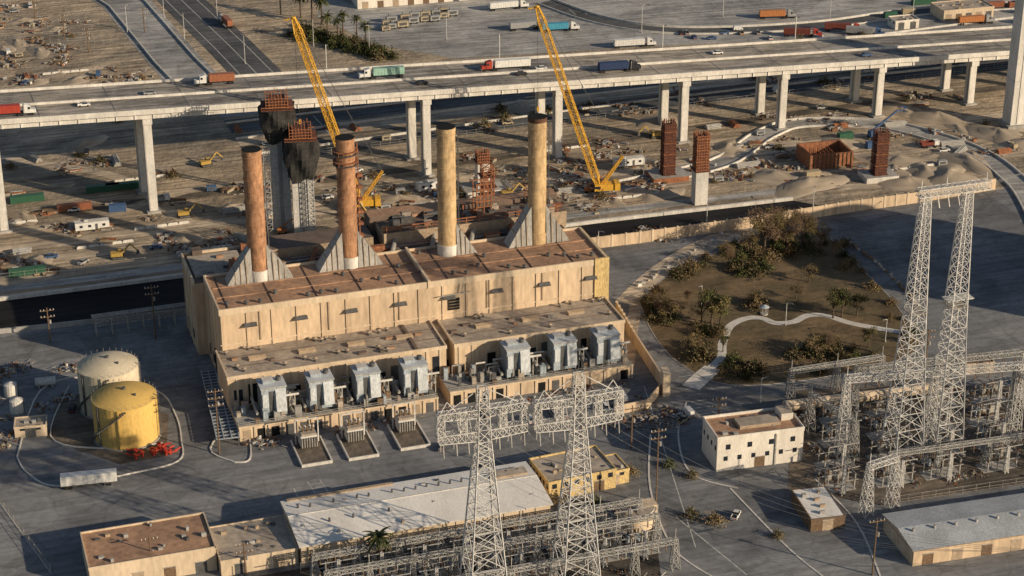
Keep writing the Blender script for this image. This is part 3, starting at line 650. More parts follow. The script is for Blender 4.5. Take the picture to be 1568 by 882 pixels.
# ------------------------------------------------------------------ cranes
def crane(x,y,tipx,tipy,tipz,faceang):
    b=MB(); foot=Vector((1.5*math.cos(faceang),1.5*math.sin(faceang),2.6)); tip=Vector((tipx-x,tipy-y,tipz))
    for sg in (-1,1):
        cx,cy=-math.sin(faceang)*sg*3,math.cos(faceang)*sg*3; b.cb(cx,cy,0,9,1.3,1.5,steel_d,faceang); b.cb(cx,cy,.3,8,1.5,.9,rebar,faceang)
    b.cb(0,0,1.5,4,4,.7,steel_d,faceang); b.cb(-1.5*math.cos(faceang),-1.5*math.sin(faceang),2.2,9,3.8,2.4,crane_y,faceang)
    b.cb(-5*math.cos(faceang),-5*math.sin(faceang),2.2,2,4.6,2.8,crane_y,faceang)
    cx=2.5*math.cos(faceang)-1.8*math.sin(faceang); cy=2.5*math.sin(faceang)+1.8*math.cos(faceang); b.cb(cx,cy,2.3,2.2,1.6,2.4,crane_y,faceang,taper=.9); b.cb(cx,cy,3.2,2.26,1.66,1,glass,faceang)
    m1=foot.lerp(tip,.07); m2=foot.lerp(tip,.93)
    b.lattice(foot,m1,.8,2.4,2,.15,crane_y,leg=.3); b.lattice(m1,m2,2.4,2.4,24,.14,crane_y,leg=.28); b.lattice(m2,tip,2.4,1,3,.15,crane_y,leg=.3)
    back=Vector((-5*math.cos(faceang),-5*math.sin(faceang),4)); mast=Vector((-7*math.cos(faceang),-7*math.sin(faceang),15))
    b.lattice(foot,mast,1.2,.8,7,.12,crane_y); b.beam(mast,back,.15,steel_d)
    sd=Vector((-math.sin(faceang),math.cos(faceang),0))
    for k in (-.8,.8): b.beam(mast+sd*k,tip+sd*k*.5,.1,steel_d)
    b.beam(tip,(tip.x+.6,tip.y,tip.z-38),.09,steel_d); b.cb(tip.x+.6,tip.y,tip.z-39.5,.8,.8,1.6,crane_y)
    b.cyl(tip.x,tip.y,tip.z,.8,.6,crane_y,8); b.beam(tip,tip+Vector((-3.2,0,-.6)),.5,crane_y)
    b.obj("crawler_crane",(x,y))
crane(34,683,9,687,71,math.pi+.1); crane(-54,668,-77,672,71.5,math.pi+.1)

# ------------------------------------------------------------------ lattice transmission towers
def tx_tower(x,y,H=60,base=10.5,waist=47,arm=11):
    b=MB(); b.lattice((0,0,0),(0,0,waist),base,3.2,11,.16,steel,leg=.34); b.lattice((0,0,waist),(0,0,H),3.2,2.2,5,.13,steel,leg=.24)
    for z,wd in ((waist+1.6,2.6),(waist+7.6,2.2)):
        for sg in (-1,1): b.lattice((sg*1.2,0,z),(sg*arm,0,z+.3),wd,wd*.8,6,.11,steel,leg=.2)
    for sg in (-1,1):
        for xx in (arm*.45,arm*.95):
            b.lattice((sg*xx,0,waist+1.6),(sg*xx,0,waist+8.6),1.8,1.6,4,.11,steel,leg=.18)
        b.beam((sg*arm*.95,0,waist+8.6),(sg*arm*.8,0,waist+11.5),.18,steel); b.beam((sg*arm*.6,0,waist+8.6),(sg*arm*.8,0,waist+11.5),.18,steel)
        b.beam((sg*2,0,H-1),(sg*arm*.8,0,waist+8.8),.18,steel)
        for xx in (.35,.62,.92):
            for dy in (-1.6,1.6):
                b.beam((sg*arm*xx,dy*.6,waist+.6),(sg*arm*xx,dy,waist-2.6),.24,conc)
                b.beam((sg*arm*xx,dy*.6,waist+8),(sg*arm*xx,dy*2,waist+5.2),.2,conc)
    for zz in (waist-8,waist-20): b.beam((-2,0,zz),(2,0,zz),.2,steel)
    for p,q in ((-1,-1),(1,-1),(1,1),(-1,1)): b.cb(p*base/2,q*base/2,0,1.2,1.2,.6,conc)
    return b.obj("transmission_tower",(x,y),rad(18))
tx_tower(-7,414,61); tx_tower(16,420,61.5)
b=MB()
for x in (0,12.6):
    b.lattice((x,0,0),(x,0,40),9,5,9,.15,steel,leg=.32); b.lattice((x,0,40),(x,0,80),5,2.2,15,.12,steel,leg=.26)
    b.box(x-2.5,x+2.5,-2.6,2.6,46,46.2,pipe_m)
    for p,q in ((-1,-1),(1,-1),(1,1),(-1,1)): b.cb(x+p*4.5,q*4.5,0,1.2,1.2,.6,conc)
b.lattice((-2.5,0,81),(19,0,81),2.2,2.2,12,.12,steel,leg=.22)
b.box(9,17,-1.8,1.8,48,48.25,steel)
for x in (-1.5,6,18): b.beam((x,0,82),(x,0,84.5),.2,steel)
for x in (3,6,9): b.beam((x,-1,80),(x,-2.5,77),.22,conc_l)
b.obj("dead_end_tower",(110,487),rad(18))
def gantry(x,y,ang,L,h,n=2,w_=1.6,name="substation_gantry",mt=None,t=.11):
    b=MB(); mt=mt or steel
    for i in range(n):
        xx=L*i/(n-1); b.lattice((xx,0,0),(xx,0,h),w_*1.9,w_*.8,max(4,int(h/2.6)),t,mt,leg=.2); b.beam((xx,0,h),(xx,0,h+3),.16,mt)
    b.lattice((0,0,h-w_/2),(L,0,h-w_/2),w_,w_,int(L/2),t,mt,leg=.18)
    k=0
    while k<L-2: b.beam((k+1.5,0,h-w_),(k+1.5,0,h-w_-2.4),.24,wood); k+=4
    b.obj(name,(x,y),rad(ang))
gantry(93,487,9,51,26,3,1.8); gantry(99,506,12,52,19,3,1.5,mt=rsteel); gantry(83,522,18,30,10,3,1.3,mt=rsteel); gantry(86,502,-60,20,13,2,1.4,mt=rsteel); gantry(95,456,30,9,16,2); gantry(142,495,-60,20,24,2,1.4,mt=rsteel)
gantry(104,474,15,60,9,5,1.1,mt=rsteel)
def rackmesh(seed):
    r=random.Random(seed); b=MB()
    for i in range(4):
        for j in range(2):
            x=i*3;y=j*4; b.beam((x,y,0),(x,y,3.0),.26,rsteel)
            for q in range(4): b.cyl(x,y,3+q*.5,.3,.28,r.choice((wood,conc)),6); b.cyl(x,y,3.28+q*.5,.17,.22,wood,6)
    for i in range(4): b.beam((i*3,-1,5.1),(i*3,5.5,5.1),.12,rsteel)
    b.beam((-1,0,3),(10,0,3),.18,rsteel); b.beam((-1,4,3),(10,4,3),.18,rsteel); b.beam((0,2,r.uniform(6,8)),(9,2,7.5),.1,rsteel)
    for i in range(3):
        x=r.uniform(0,9); b.cb(x,7,0,1.6,1.4,2.2,r.choice((conc,pipe_m,unit_b))); b.cyl(x-.4,7,2.2,.2,1.4,wood,6);b.cyl(x+.4,7,2.2,.2,1.4,wood,6)
    b.lattice((4.5,-2,0),(4.5,-2,8.5),1.1,.6,5,.1,steel,leg=.16); b.beam((0,-2,8.3),(9,-2,8.3),.2,rsteel)
    b.cb(4,2,0,11,5,.12,conc)
    return b.mesh("busbar_rack")
racks=[rackmesh(i) for i in range(4)]
for i in range(5):
    for j in range(4):
        u,v=86+i*15.5+R.uniform(-1,1)+j*2,467+j*13+i*4
        if 76<u<190: place("busbar_rack",R.choice(racks),(u,v),rad(18))
for i in range(8):
    for j in range(2):
        x,y,_=Fr(-50,426,18)(i*11.2,-5-j*11); place("busbar_rack",R.choice(racks),(x,y),rad(18))
gantry(-50,424,18,88,8,9,1.2,mt=rsteel); gantry(-46,414,18,88,9.5,9,1.2,mt=rsteel); gantry(-42,403,18,88,9,9,1.2,mt=rsteel)
wb=MB()
def addw(p,q,sag,r=.045):
    p=Vector(p);q=Vector(q); n=14; pr=p
    for i in range(1,n+1):
        t=i/n; c_=p.lerp(q,t); c_.z-=sag*4*t*(1-t); wb.beam(pr,c_,r,rsteel); pr=c_
for k in range(3):
    for (x,y) in ((-7,414),(16,420)):
        for sg in (-1,1):
            addw((x+sg*(4+3*k),y+sg*(1.2+k),47),(x+95+sg*(4+3*k),y-60,50),9)
    addw((112+3*k,488,79),(260,640+8*k,70),6)
wb.obj("power_lines")
b=MB(); b.hcyl((80,512,3),(128,524,3),1.6,beige2,16)
for i in range(9): x,y=80+i*6,512+i*1.5; b.cb(x,y,0,.8,3,1.5,conc,.25); b.hcyl((x,y,3),(x+.4,y+.1,3),1.72,conc,16)
b.obj("water_pipeline")
b=MB(); L_=44
b.box(0,6.5,0,L_,2.6,2.8,steel_d)
for i in range(23): b.box(0,6.5,i*1.95,i*1.95+.4,2.81,3.0,unit_b)
for x in (-.1,2,4.2,6.3): b.box(x,x+.3,0,L_,3.02,3.2,unit_b)
for i in range(8):
    for x in (.2,6.2): b.beam((x,i*6+.5,0),(x,i*6+.5,2.6),.3,steel_d)
b.obj("cooling_pipe_rack",(-84,492),rad(14))
b=MB()
for i in range(7):
    b.beam((i*5,0,0),(i*5,0,6),.4,rsteel); b.beam((i*5,3,0),(i*5,3,6),.4,rsteel); b.beam((i*5,0,6),(i*5,3,6),.3,rsteel)
for y in (.5,1.2,2,2.6): b.hcyl((-1,y,6.4),(31,y,6.4),.25,pipe_m,8)
b.lattice((0,1.5,4.6),(30,1.5,4.6),2.4,2.4,12,.14,rsteel); b.obj("pipe_bridge",(-132,564),rad(18))
def upole(x,y,h,arms=2,ang=.3):
    b=MB(); b.cyl(0,0,0,.25,h,wood if arms else steel,8,.16)
    for k in range(arms):
        z=h-1-k*2.2; b.beam((-2.2,0,z),(2.2,0,z),.22,wood)
        for xx in (-2,-1,1,2): b.cyl(xx,0,z+.1,.12,.4,conc_l,6)
    if arms: b.cyl(.6,0,h-5.5,.35,1.2,pipe_m,8)
    b.obj("utility_pole",(x,y),ang)
for p in ((-83,489,21,3),(39,461,24,2),(-113,562,19,2),(-68,427,10,2),(92,427,17,1),(-146,560,12,2),(20,500,12,1),(34,492,14,1),(-92,428,11,1),(60,505,10,2),(128,545,12,2),(-170,880,12,2),(-205,870,12,2),(-225,900,12,2),(-190,850,12,2)): upole(*p)
def lamp(x,y,h=10,ang=0):
    b=MB(); b.cyl(0,0,0,.16,h,steel,8,.1); b.beam((0,0,h),(2,0,h+.4),.14,steel); b.cb(2,0,h+.2,1,.4,.2,steel_d); b.cyl(0,0,0,.35,.5,conc,8); b.obj("street_lamp",(x,y),ang)
for x,y in ((-118,835),(-90,860),(-150,870),(-64,850),(-165,905),(-139,900),(60,880),(150,900),(-30,870),(-178,880),(190,905),(100,905)): lamp(x,y,13,R.uniform(0,6))
for x,y in ((70,655),(110,668),(62,585),(88,572),(118,560),(30,630),(150,660),(25,540),(74,520),(0,505),(50,700),(-20,665)): lamp(x,y,8,R.uniform(0,6))

# ------------------------------------------------------------------ vehicles
def wheels(b,xs,w_,r=.5):
    for x in xs:
        for y in (-w_,w_): b.hcyl((x,y-.16,r),(x,y+.16,r),r,tyre,10)
def semi(box,cab,L=12.5):
    b=MB(); wheels(b,(-L/2+.8,-L/2+2,L/2-.6,L/2+.6,L/2+4.1),1.05)
    b.box(-L/2,L/2+1,-.5,.5,.9,1.25,tyre)
    b.box(-L/2,L/2,-1.25,1.25,1.3,4.0,box)
    for i in range(int(L/1.2)):
        for y in (-1.3,1.26): b.box(-L/2+.5+i*1.2,-L/2+.75+i*1.2,y,y+.04,1.4,3.9,box)
    b.box(L/2,L/2+5.2,-.55,.55,.6,1.1,tyre)
    c=L/2+1.3; b.box(c,c+2.3,-1.2,1.2,1.0,3.6,cab); b.box(c+2.3,c+4.1,-1.0,1.0,.9,2.2,cab)
    b.add([(c,-1.2,3.6),(c+2,-1.2,3.6),(c+.3,-1.1,4.1),(c,-1.1,4.1),(c,1.2,3.6),(c+2,1.2,3.6),(c+.3,1.1,4.1),(c,1.1,4.1)],[(0,1,2,3),(4,7,6,5),(1,5,6,2),(2,6,7,3)],cab)
    b.box(c+2.28,c+2.34,-1.05,1.05,2.35,3.3,glass); b.box(c+1.2,c+2.1,-1.23,1.23,2.35,3.2,glass); b.box(c+4.08,c+4.2,-1.15,1.15,.55,1.0,steel); b.cyl(c-.2,1,1,.1,3.2,steel,6); b.cyl(c-.2,-1,1,.1,3.2,steel,6)
    return b.mesh("semi_truck")
def carmesh(col,kind=0):
    b=MB(); wheels(b,(-1.4,1.4),.85,.36); b.cb(0,0,.4,4.6,1.85,.62,col,taper=.97)
    if kind==0: b.cb(-.2,0,1.02,2.7,1.65,.55,glass,taper=.78); b.cb(-.2,0,1.565,2.05,1.26,.04,col)
    elif kind==1: b.cb(.4,0,1.02,1.7,1.7,.65,glass,taper=.82); b.cb(.4,0,1.66,1.36,1.36,.04,col); b.box(-2.2,-.6,-.85,-.75,1,1.3,col);b.box(-2.2,-.6,.75,.85,1,1.3,col);b.box(-2.2,-.65,-.74,.74,1.0,1.06,tyre)
    else: b.cb(-.3,0,1.02,3.9,1.8,1.2,col,taper=.93); b.box(.9,1.72,-.82,.82,1.25,1.7,glass)
    b.box(2.24,2.32,-.7,.7,.6,.8,steel); b.box(-2.32,-2.24,-.7,.7,.6,.8,PC['red'])
    return b.mesh("car")
cars=[(n_,carmesh(PC[c_],k)) for n_,c_,k in (("parked_car","white",0),("parked_car","grey",0),("parked_car","black",0),("pickup_truck","white",1),("pickup_truck","tan",1),("pickup_truck","grey",1),("delivery_van","white",2),("parked_car","blue",0))]
semis={k:semi(PC[a],PC[b_],L) for k,a,b_,L in (("rw","rust","white",9.5),("tw","teal","white",12.2),("wr","white","red",14.6),("nb","navy","black",12.2),("redw","red","white",12.5),("cw","cyan","white",12.2),("ow","orange","grey",12.2),("mr","maroon","red",12.2),("ww","white","white",14),("gg","grey","blue",12.2))}
def deckput(k,s,d,fl):
    o=place("semi_truck",semis[k],VF(s,d,zt(s)+.04),rad(19.8)+(math.pi if fl else 0)); o.rotation_euler[1]=(math.atan(.05))*(-1 if fl else 1)
deckput("rw",-72,23,True); deckput("tw",-9,18,True); deckput("wr",41,18,True); deckput("nb",79,7,False); deckput("redw",-154,3,False)
for s,d,i in ((1,7,2),(42,10,2),(52,15,0),(-100,16,1),(130,20,0),(-125,8,3),(190,5,7)): o=place(cars[i][0],cars[i][1],VF(s,d,zt(s)+.05),rad(19.8)+(math.pi if d>13 else 0)); o.rotation_euler[1]=.05*(-1 if d>13 else 1)
for k,x,y,a in (("rw",-133,890,2.0),("cw",20,882,.2),("ww",-4,916,.3),("ow",123,902,.1),("mr",131,874,-.1),("mr",151,882,-.1),("gg",160,876,-.2),("redw",68,940,.1),("ww",53,858,.2),("gg",5,884,.25),("ow",215,893,.2)): place("semi_truck",semis[k],(x,y,.1),a)
b=MB(); wheels(b,(-6.2,-5,5.5),1.1); b.box(-7.6,7.6,-1.3,1.3,1.2,4.1,PC['white']); b.box(-7.7,7.7,-1.34,1.34,1.1,1.3,steel_d); b.box(4,4.3,-.9,.9,0,1.1,steel_d)
for i in range(15): b.box(-7.3+i,-7.2+i,-1.33,1.33,1.35,4.05,PC['white'])
b.obj("box_trailer",(-116.5,471.5),.2)
def contmesh(c_,L=6.1):
    b=MB(); b.box(-L/2,L/2,-1.22,1.22,.12,2.6,PC[c_])
    for i in range(int(L/.6)):
        for y in (-1.28,1.24): b.box(-L/2+.15+i*.6,-L/2+.4+i*.6,y,y+.05,.2,2.5,PC[c_])
    for x in (-L/2,L/2-.2):
        for y in (-1.3,1.1): b.box(x-.02,x+.22,y,y+.2,0,2.65,PC[c_])
    b.box(L/2,L/2+.06,-.05,.05,.3,2.4,steel); return b.mesh("shipping_container")
def excav():
    b=MB(); cy=mat("machine_yellow",(0.5,0.33,0.09),None,.5)
    for y in (-1.3,1.3): b.cb(0,y,0,4.2,.7,1,tyre); b.cb(0,y,.2,3.8,.74,.6,steel_d)
    b.cb(-.4,0,1,4,2.6,1.3,cy); b.cb(.9,.7,1.1,1.5,1.1,1.9,cy,taper=.9); b.cb(.9,.7,1.9,1.55,1.15,.8,glass)
    b.beam((1.4,-.3,1.8),(4.4,-.3,5),.5,cy); b.beam((4.4,-.3,5),(6.8,-.3,2.4),.4,cy); b.cb(6.9,-.3,1.2,1.1,1.2,1.2,steel_d,taper=.7); b.beam((2,-.3,2),(3.6,-.3,4.6),.2,steel); return b.mesh("excavator")
def boomlift(c_):
    b=MB(); wheels(b,(-1.2,1.2),1,.5); b.cb(0,0,.6,3.4,1.9,.9,c_); b.cb(-.8,0,1.5,1.8,1.6,.7,c_); b.beam((-1.2,0,2),(6,0,6.5),.35,c_); b.beam((6,0,6.5),(7.5,0,6.2),.25,c_); b.cb(8,0,6,1,1.8,.15,steel_d)
    for p in ((-.5,-.9),(.5,-.9),(.5,.9),(-.5,.9)): b.beam((8+p[0],p[1],6),(8+p[0],p[1],7.1),.08,c_)
    b.cb(8,0,7.05,1.05,1.85,.06,c_); return b.mesh("boom_lift")
def pipes(mt,seed):
    r=random.Random(seed); b=MB(); L=r.uniform(5,10)
    for k in range(3):
        for i in range(5-k): b.hcyl((-L/2,(i+k/2)*.62,.32+k*.52),(L/2+r.uniform(-.3,.3),(i+k/2)*.62,.32+k*.52),.3,mt,8)
    b.box(-L/3,-L/3+.2,-.4,3,0,.06,wood); return b.mesh("pipe_stack")
def lumber(seed):
    r=random.Random(seed); b=MB()
    for k in range(6):
        L=r.uniform(2.5,6); x,y=r.uniform(-3,3),r.uniform(-2.5,2.5); a=r.uniform(-.3,.3)
        for q in range(r.randint(1,4)): b.cb(x,y,q*.36,L,r.uniform(.8,1.4),.28,r.choice((wood,twig,PC['tan'],rebar,rsteel,conc)),a+r.uniform(-.05,.05))
    return b.mesh("lumber_stack")
def mound(seed,mt=None):
    r=random.Random(seed); n=18; m_=7; vs=[(0,0,1)];fs=[]; ph=[r.uniform(0,6) for _ in range(5)]
    for k in range(1,m_+1):
        t=k/m_
        for i in range(n):
            a=i/n*6.283; rr=t*(1+.22*math.sin(2*a+ph[0])+.13*math.sin(3*a+ph[1])+.08*math.sin(5*a+ph[2]))
            vs.append((rr*math.cos(a)*1.5,rr*math.sin(a),max(-.02,(1-t)**1.2*(.85+.3*math.sin(a*2+ph[3])*t)+r.uniform(-.07,.07)) if k<m_ else -.05))
    for i in range(n): fs.append((0,1+i,1+(i+1)%n))
    for k in range(m_-1):
        for i in range(n): fs.append((1+k*n+i,1+(k+1)*n+i,1+(k+1)*n+(i+1)%n,1+k*n+(i+1)%n))
    b=MB(); b.add(vs,fs,mt or M['haul']); return b.mesh("dirt_mound",True)
def genset(c_):
    b=MB(); b.box(-1.8,1.8,-.9,.9,.5,2.2,c_); b.cyl(-1,0,2.2,.15,.8,steel_d,8); b.box(-1.9,1.9,-1,1,.3,.5,steel_d); wheels(b,(-1,1),.9,.3); b.box(-1.2,1.2,-.94,-.88,.9,1.8,steel_d); b.beam((1.8,0,.4),(3.2,0,.4),.15,steel_d); return b.mesh("site_generator")
def scrap(seed):
    r=random.Random(seed); b=MB()
    for k in range(34):
        x,y=r.gauss(0,3.2),r.gauss(0,2.2); mt=r.choice((rebar,steel_d,pipe_m,wood,wood,twig,drebar,conc,conc_l,PC['tan'],PC['grey'],rsteel,PC['blue'] if seed%3==0 else wood))
        if r.random()<.5: b.cb(x,y,0,r.uniform(.3,2.0),r.uniform(.3,1.1),r.uniform(.2,1.2),mt,r.uniform(0,3))
        else: b.beam((x,y,r.uniform(.2,1)),(x+r.uniform(-3,3),y+r.uniform(-2,2),r.uniform(.2,1.2)),.18,mt)
    return b.mesh("scrap_pile")
def barrier():
    b=MB()
    for i in range(5): b.cb(-8+i*4,0,0,3.8,.6,.45,conc_l); b.cb(-8+i*4,0,.45,3.8,.34,.5,conc_l,taper=.8)
    return b.mesh("concrete_barrier")
def office():
    b=MB(); b.box(-6,6,-1.6,1.6,.6,3.4,PC['white'],conc_l)
    for x in (-4.5,-1.5,3.5): b.box(x,x+1.1,-1.64,-1.58,1.6,2.5,glass)
    b.box(1,1.9,-1.66,-1.58,.6,2.7,steel_d); b.cb(-2,0,3.4,1.4,1,.6,steel); b.cb(1.4,-2.2,0,1.6,1.1,.5,wood)
    for x in (-4,0,4): b.cb(x,0,0,.6,2.8,.6,steel_d)
    return b.mesh("site_office")
def dumper(c_):
    b=MB(); wheels(b,(-2.6,-1.4,2.2),1.0,.55); b.box(-3.6,3.4,-.6,.6,.7,1.0,tyre); b.box(1.5,3.5,-1.15,1.15,.9,2.8,PC['white']); b.box(2.7,3.53,-1,1,1.9,2.6,glass)
    b.add([(-3.8,-1.2,1.1),(1.2,-1.2,1.1),(1.3,-1.25,2.6),(-4,-1.25,2.4),(-3.8,1.2,1.1),(1.2,1.2,1.1),(1.3,1.25,2.6),(-4,1.25,2.4)],[(0,1,2,3),(4,7,6,5),(1,5,6,2),(0,3,7,4),(0,4,5,1)],PC[c_]); return b.mesh("dump_truck")
conts=[contmesh(k,l) for k,l in (("green",12.2),("green",6.1),("rust",12.2),("blue",6.1),("white",6.1),("grey",12.2),("tan",6.1))]
ex=excav(); bl=[boomlift(PC['orange']),boomlift(PC['blue'])]; pp=[pipes(mt,i) for i,mt in enumerate((pipe_m,rebar,conc,rsteel))]; lu=[lumber(i) for i in range(5)]; mo=[mound(i) for i in range(4)]
gs=[genset(PC['tan']),genset(PC['grey']),genset(PC['blue'])]; sc=[scrap(i) for i in range(9)]; ba=barrier(); of=office(); du=[dumper("maroon"),dumper("grey")]
def bushmesh(seed,leafs):
    r=random.Random(seed); b=MB()
    for k in range(5): b.beam((0,0,0),(r.uniform(-1,1),r.uniform(-1,1),1.2),.1,bark)
    for i in range(650):
        a=r.uniform(0,6.28);rr=abs(r.gauss(0,1.15));z=abs(r.gauss(.7,.5))*(1.3-min(rr,2.4)*.35)*(1+.3*math.sin(a*3+seed)); c_=Vector((rr*math.cos(a),rr*math.sin(a),z+.1))
        u=Vector((r.gauss(0,1),r.gauss(0,1),r.gauss(0,1))).normalized(); v=u.orthogonal().normalized(); s=.4*r.uniform(.5,1.2)
        b.add([c_-u*s*.5,c_+v*s*.35,c_+u*s*.5,c_-v*s*.35],[(0,1,2,3)],r.choice(leafs))
    return b.mesh("shrub")
bushes=[bushmesh(1,[leafC,leafA]),bushmesh(2,[leafB,leafC,twig]),bushmesh(3,[twig,leafB])]
def put_random(x,y):
    k=R.random(); a=R.choice((.3,.35,.25,1.9,R.uniform(0,6)))
    if k<.40: place("scrap_pile",R.choice(sc),(x,y,.05),a,scale=R.uniform(.6,1.2))
    elif k<.56: place("lumber_stack",R.choice(lu),(x,y,.05),a,scale=R.uniform(.7,1))
    elif k<.64: place("pipe_stack",R.choice(pp),(x,y,.05),a)
    elif k<.71: n_,m_=R.choice(cars); place(n_,m_,(x,y,.1),a)
    elif k<.725: place("shipping_container",R.choice(conts),(x,y,.05),R.choice((.3,.35)))
    elif k<.76: place("site_generator",R.choice(gs),(x,y,.05),a)
    elif k<.77: place("dump_truck",R.choice(du),(x,y,.1),a)
    elif k<.78: place("boom_lift",R.choice(bl),(x,y,.05),a)
    elif k<.785: place("excavator",ex,(x,y,.05),a)
    elif k<.82: place("concrete_barrier",ba,(x,y,.05),R.choice((.3,.35)))
    elif k<.89: place("shrub",bushes[R.choice((1,2))],(x,y,.02),a,scale=R.uniform(.7,1.5))
    else: s=R.uniform(2.5,6); place("dirt_mound",R.choice(mo),(x,y,.02),a,scale=(s,s,s*.34))
def ok(u,d): return not (abs(d)<4 or abs(d-19)<4)
def zone(fr,s0,s1,d0,d1,n):
    for _ in range(n):
        s=R.uniform(s0,s1);d=R.uniform(d0,d1)
        if not ok(s,d): continue
        x,y,_z=fr(s,d)
        if y< 600+ (x+169)*0.285+6 and x<104: continue
        if x>=104 and y<690+ (x-104)*.33: continue
        put_random(x,y)
zone(VF,-185,-55,-62,16,120); zone(VF,-55,30,-40,14,50); zone(VF,30,140,-55,14,90); zone(VF,140,240,-60,16,55); zone(VF,-60,260,34,95,45); zone(VF,-200,-90,30,70,30)
for _ in range(80):
    x=R.uniform(-245,-150);y=R.uniform(800,930)
    if x> -225+(930-y)*.55: continue
    put_random(x,y)
for i in range(15): place("site_generator",gs[i%2],(-60+(i%8)*4.6+R.uniform(-1.5,1.5),884+(i%8)*3+(i//8)*8+R.uniform(-2,2),.06),.3,scale=R.uniform(1.1,1.5))
for i in range(26): place(*R.choice(cars),(R.uniform(60,240),R.uniform(868,885),.07),R.choice((.2,1.7)))
for i in range(9): place("shipping_container",R.choice(conts),(R.uniform(165,245),R.uniform(892,928),.06),R.choice((.2,.25)))
for x,y,s in ((-116,640,6),(-60,676,7),(-42,678,6),(100,700,8),(112,692,10),(150,716,9),(158,706,8),(166,700,10),(130,735,7),(175,765,9),(160,775,8),(-30,668,5),(85,730,7),(195,745,10),(205,735,9),(60,760,8),(-170,735,7),(176,716,9),(150,694,8),(-50,668,6)):
    place("dirt_mound",R.choice(mo),(x,y,.03),R.uniform(0,3),scale=(s,s,s*.36))
for x,y,k,a in ((-179,676,0,.3),(-153,686,0,.3),(-146,688,0,.3),(-144,667,3,.2),(-160,668,2,.3)): place("shipping_container",conts[k],(x,y,.05),a)
place("excavator",ex,(-50,655,.05),2.6,scale=1.5); place("boom_lift",bl[1],(145,742,.05),.4,scale=1.6); place("excavator",ex,(-118,712,.05),.5)
for i in range(9): place(*R.choice(cars),(*HF(R.uniform(60,118),R.uniform(-47,-38))[:2],.05),rad(18)+1.57)
for p in ((52,512),(50,508),(84,467),(112,440),(-88,452),(-130,515),(60,455),(-20,492)): place(*R.choice(cars),(*p,.06),R.uniform(0,3))
for p,a in (((-150,650),.3),((-30,688),.4),((45,712),.3)): place("site_office",of,(*p,.05),a)
def bits(n,f):
    for _ in range(n):
        x,y=f()[:2]; place("scrap_pile",R.choice(sc),(x,y,.05),R.uniform(0,6),scale=R.uniform(.35,.8))
bits(16,lambda:(R.uniform(-158,-128),R.uniform(492,545))); bits(14,lambda:HF(R.uniform(60,120),R.uniform(-37,-32))); bits(8,lambda:HF(R.uniform(0,56),R.uniform(-36,-33)))
bits(12,lambda:(R.uniform(30,50),R.uniform(505,525))); bits(40,lambda:(R.uniform(85,170),R.uniform(466,528))); bits(30,lambda:(R.uniform(-50,34),R.uniform(405,428))); bits(12,lambda:(R.uniform(45,60),R.uniform(640,650)))

# ------------------------------------------------------------------ vegetation
def treemesh(seed,leafs,h=10,w_=4.2,n=1500,bare=False,ls=.5,trunk=.35):
    r=random.Random(seed); b=MB(); b.cyl(0,0,0,trunk,h*.38,bark,7,trunk*.65); cl=[]
    for i in range(9):
        a=i*2.4+r.uniform(-.4,.4); rr=r.uniform(.25,.8)*w_; z=h*r.uniform(.45,.88)
        p=(rr*math.cos(a),rr*math.sin(a),z); m_=(p[0]*.4,p[1]*.4,h*.38+(z-h*.38)*.45)
        b.beam((0,0,h*r.uniform(.25,.38)),m_,trunk*.55,bark); b.beam(m_,p,trunk*.35,bark); cl.append((p,r.uniform(.28,.45)*w_,r.choice(leafs)))
        for q in range(5):
            t=(p[0]+r.gauss(0,.25)*w_,p[1]+r.gauss(0,.25)*w_,p[2]+r.uniform(0,.2)*h); b.beam(m_ if q%2 else p,t,trunk*.18,bark)
    cl.append(((0,0,h*.85),w_*.4,leafs[0]))
    for i in range(n):
        (cx,cy,cz),cr,lm=cl[r.randrange(len(cl))]
        d=Vector((r.gauss(0,1),r.gauss(0,1),r.gauss(0,1))).normalized()*cr*r.uniform(.35,1.12); c_=Vector((cx,cy,cz))+Vector((d.x,d.y,d.z*.75))
        u=Vector((r.gauss(0,1),r.gauss(0,1),r.gauss(0,1))).normalized(); v=u.orthogonal().normalized(); s=ls*r.uniform(.5,1.2)
        if bare: b.beam(c_,c_+u*s*2,.07,lm)
        else: b.add([c_-u*s*.5,c_+v*s*.35,c_+u*s*.5,c_-v*s*.35],[(0,1,2,3)],lm if r.random()<.75 else r.choice(leafs))
    return b.mesh("tree")
trees=[treemesh(1,[leafA,leafB,leafC]),treemesh(2,[leafA,leafC]),treemesh(3,[leafB,leafA])]
btrees=[treemesh(5,[twig,leafB],10,5,900,True,.6),treemesh(6,[twig,twig,leafB],10,4.5,700,True,.6),treemesh(8,[leafB,twig],10,5,900,False,.5)]
for x,y,h,k in ((64,571,13,0),(67,572,11,2),(61,573,9,1),(107,578,10.5,1),(104,577,9,0),(112,579,8,1),(66,553,6,0),(112,556,7,0)): place("park_tree",trees[k],(x,y,.1),R.uniform(0,6),scale=h/10)
for x,y,h,k in ((100,605,7,2),(51,574,9.5,2),(94,592,6,2),(88,631,15,0),(102,636,13,1),(96,633,12,0),(82,629,9,2),(108,634,10,2),(74,618,8,1),(112,625,7,1),(47,583,6,1),(93,640,12,1),(79,588,5,2),(58,588,5,1),(56,551,8,2),(94,550,8,2),(99,552,7,0)): place("bare_tree",btrees[k],(x,y,.1),R.uniform(0,6),scale=h/10)
for i in range(46):
    p=park[R.randrange(len(park)-1)]; c0=Vector((84,585)); q=p.lerp(c0,R.uniform(.02,.14)); place("shrub",bushes[R.choice((0,1,1,2,2))],(q.x,q.y,.1),R.uniform(0,6),scale=R.uniform(.8,1.7))
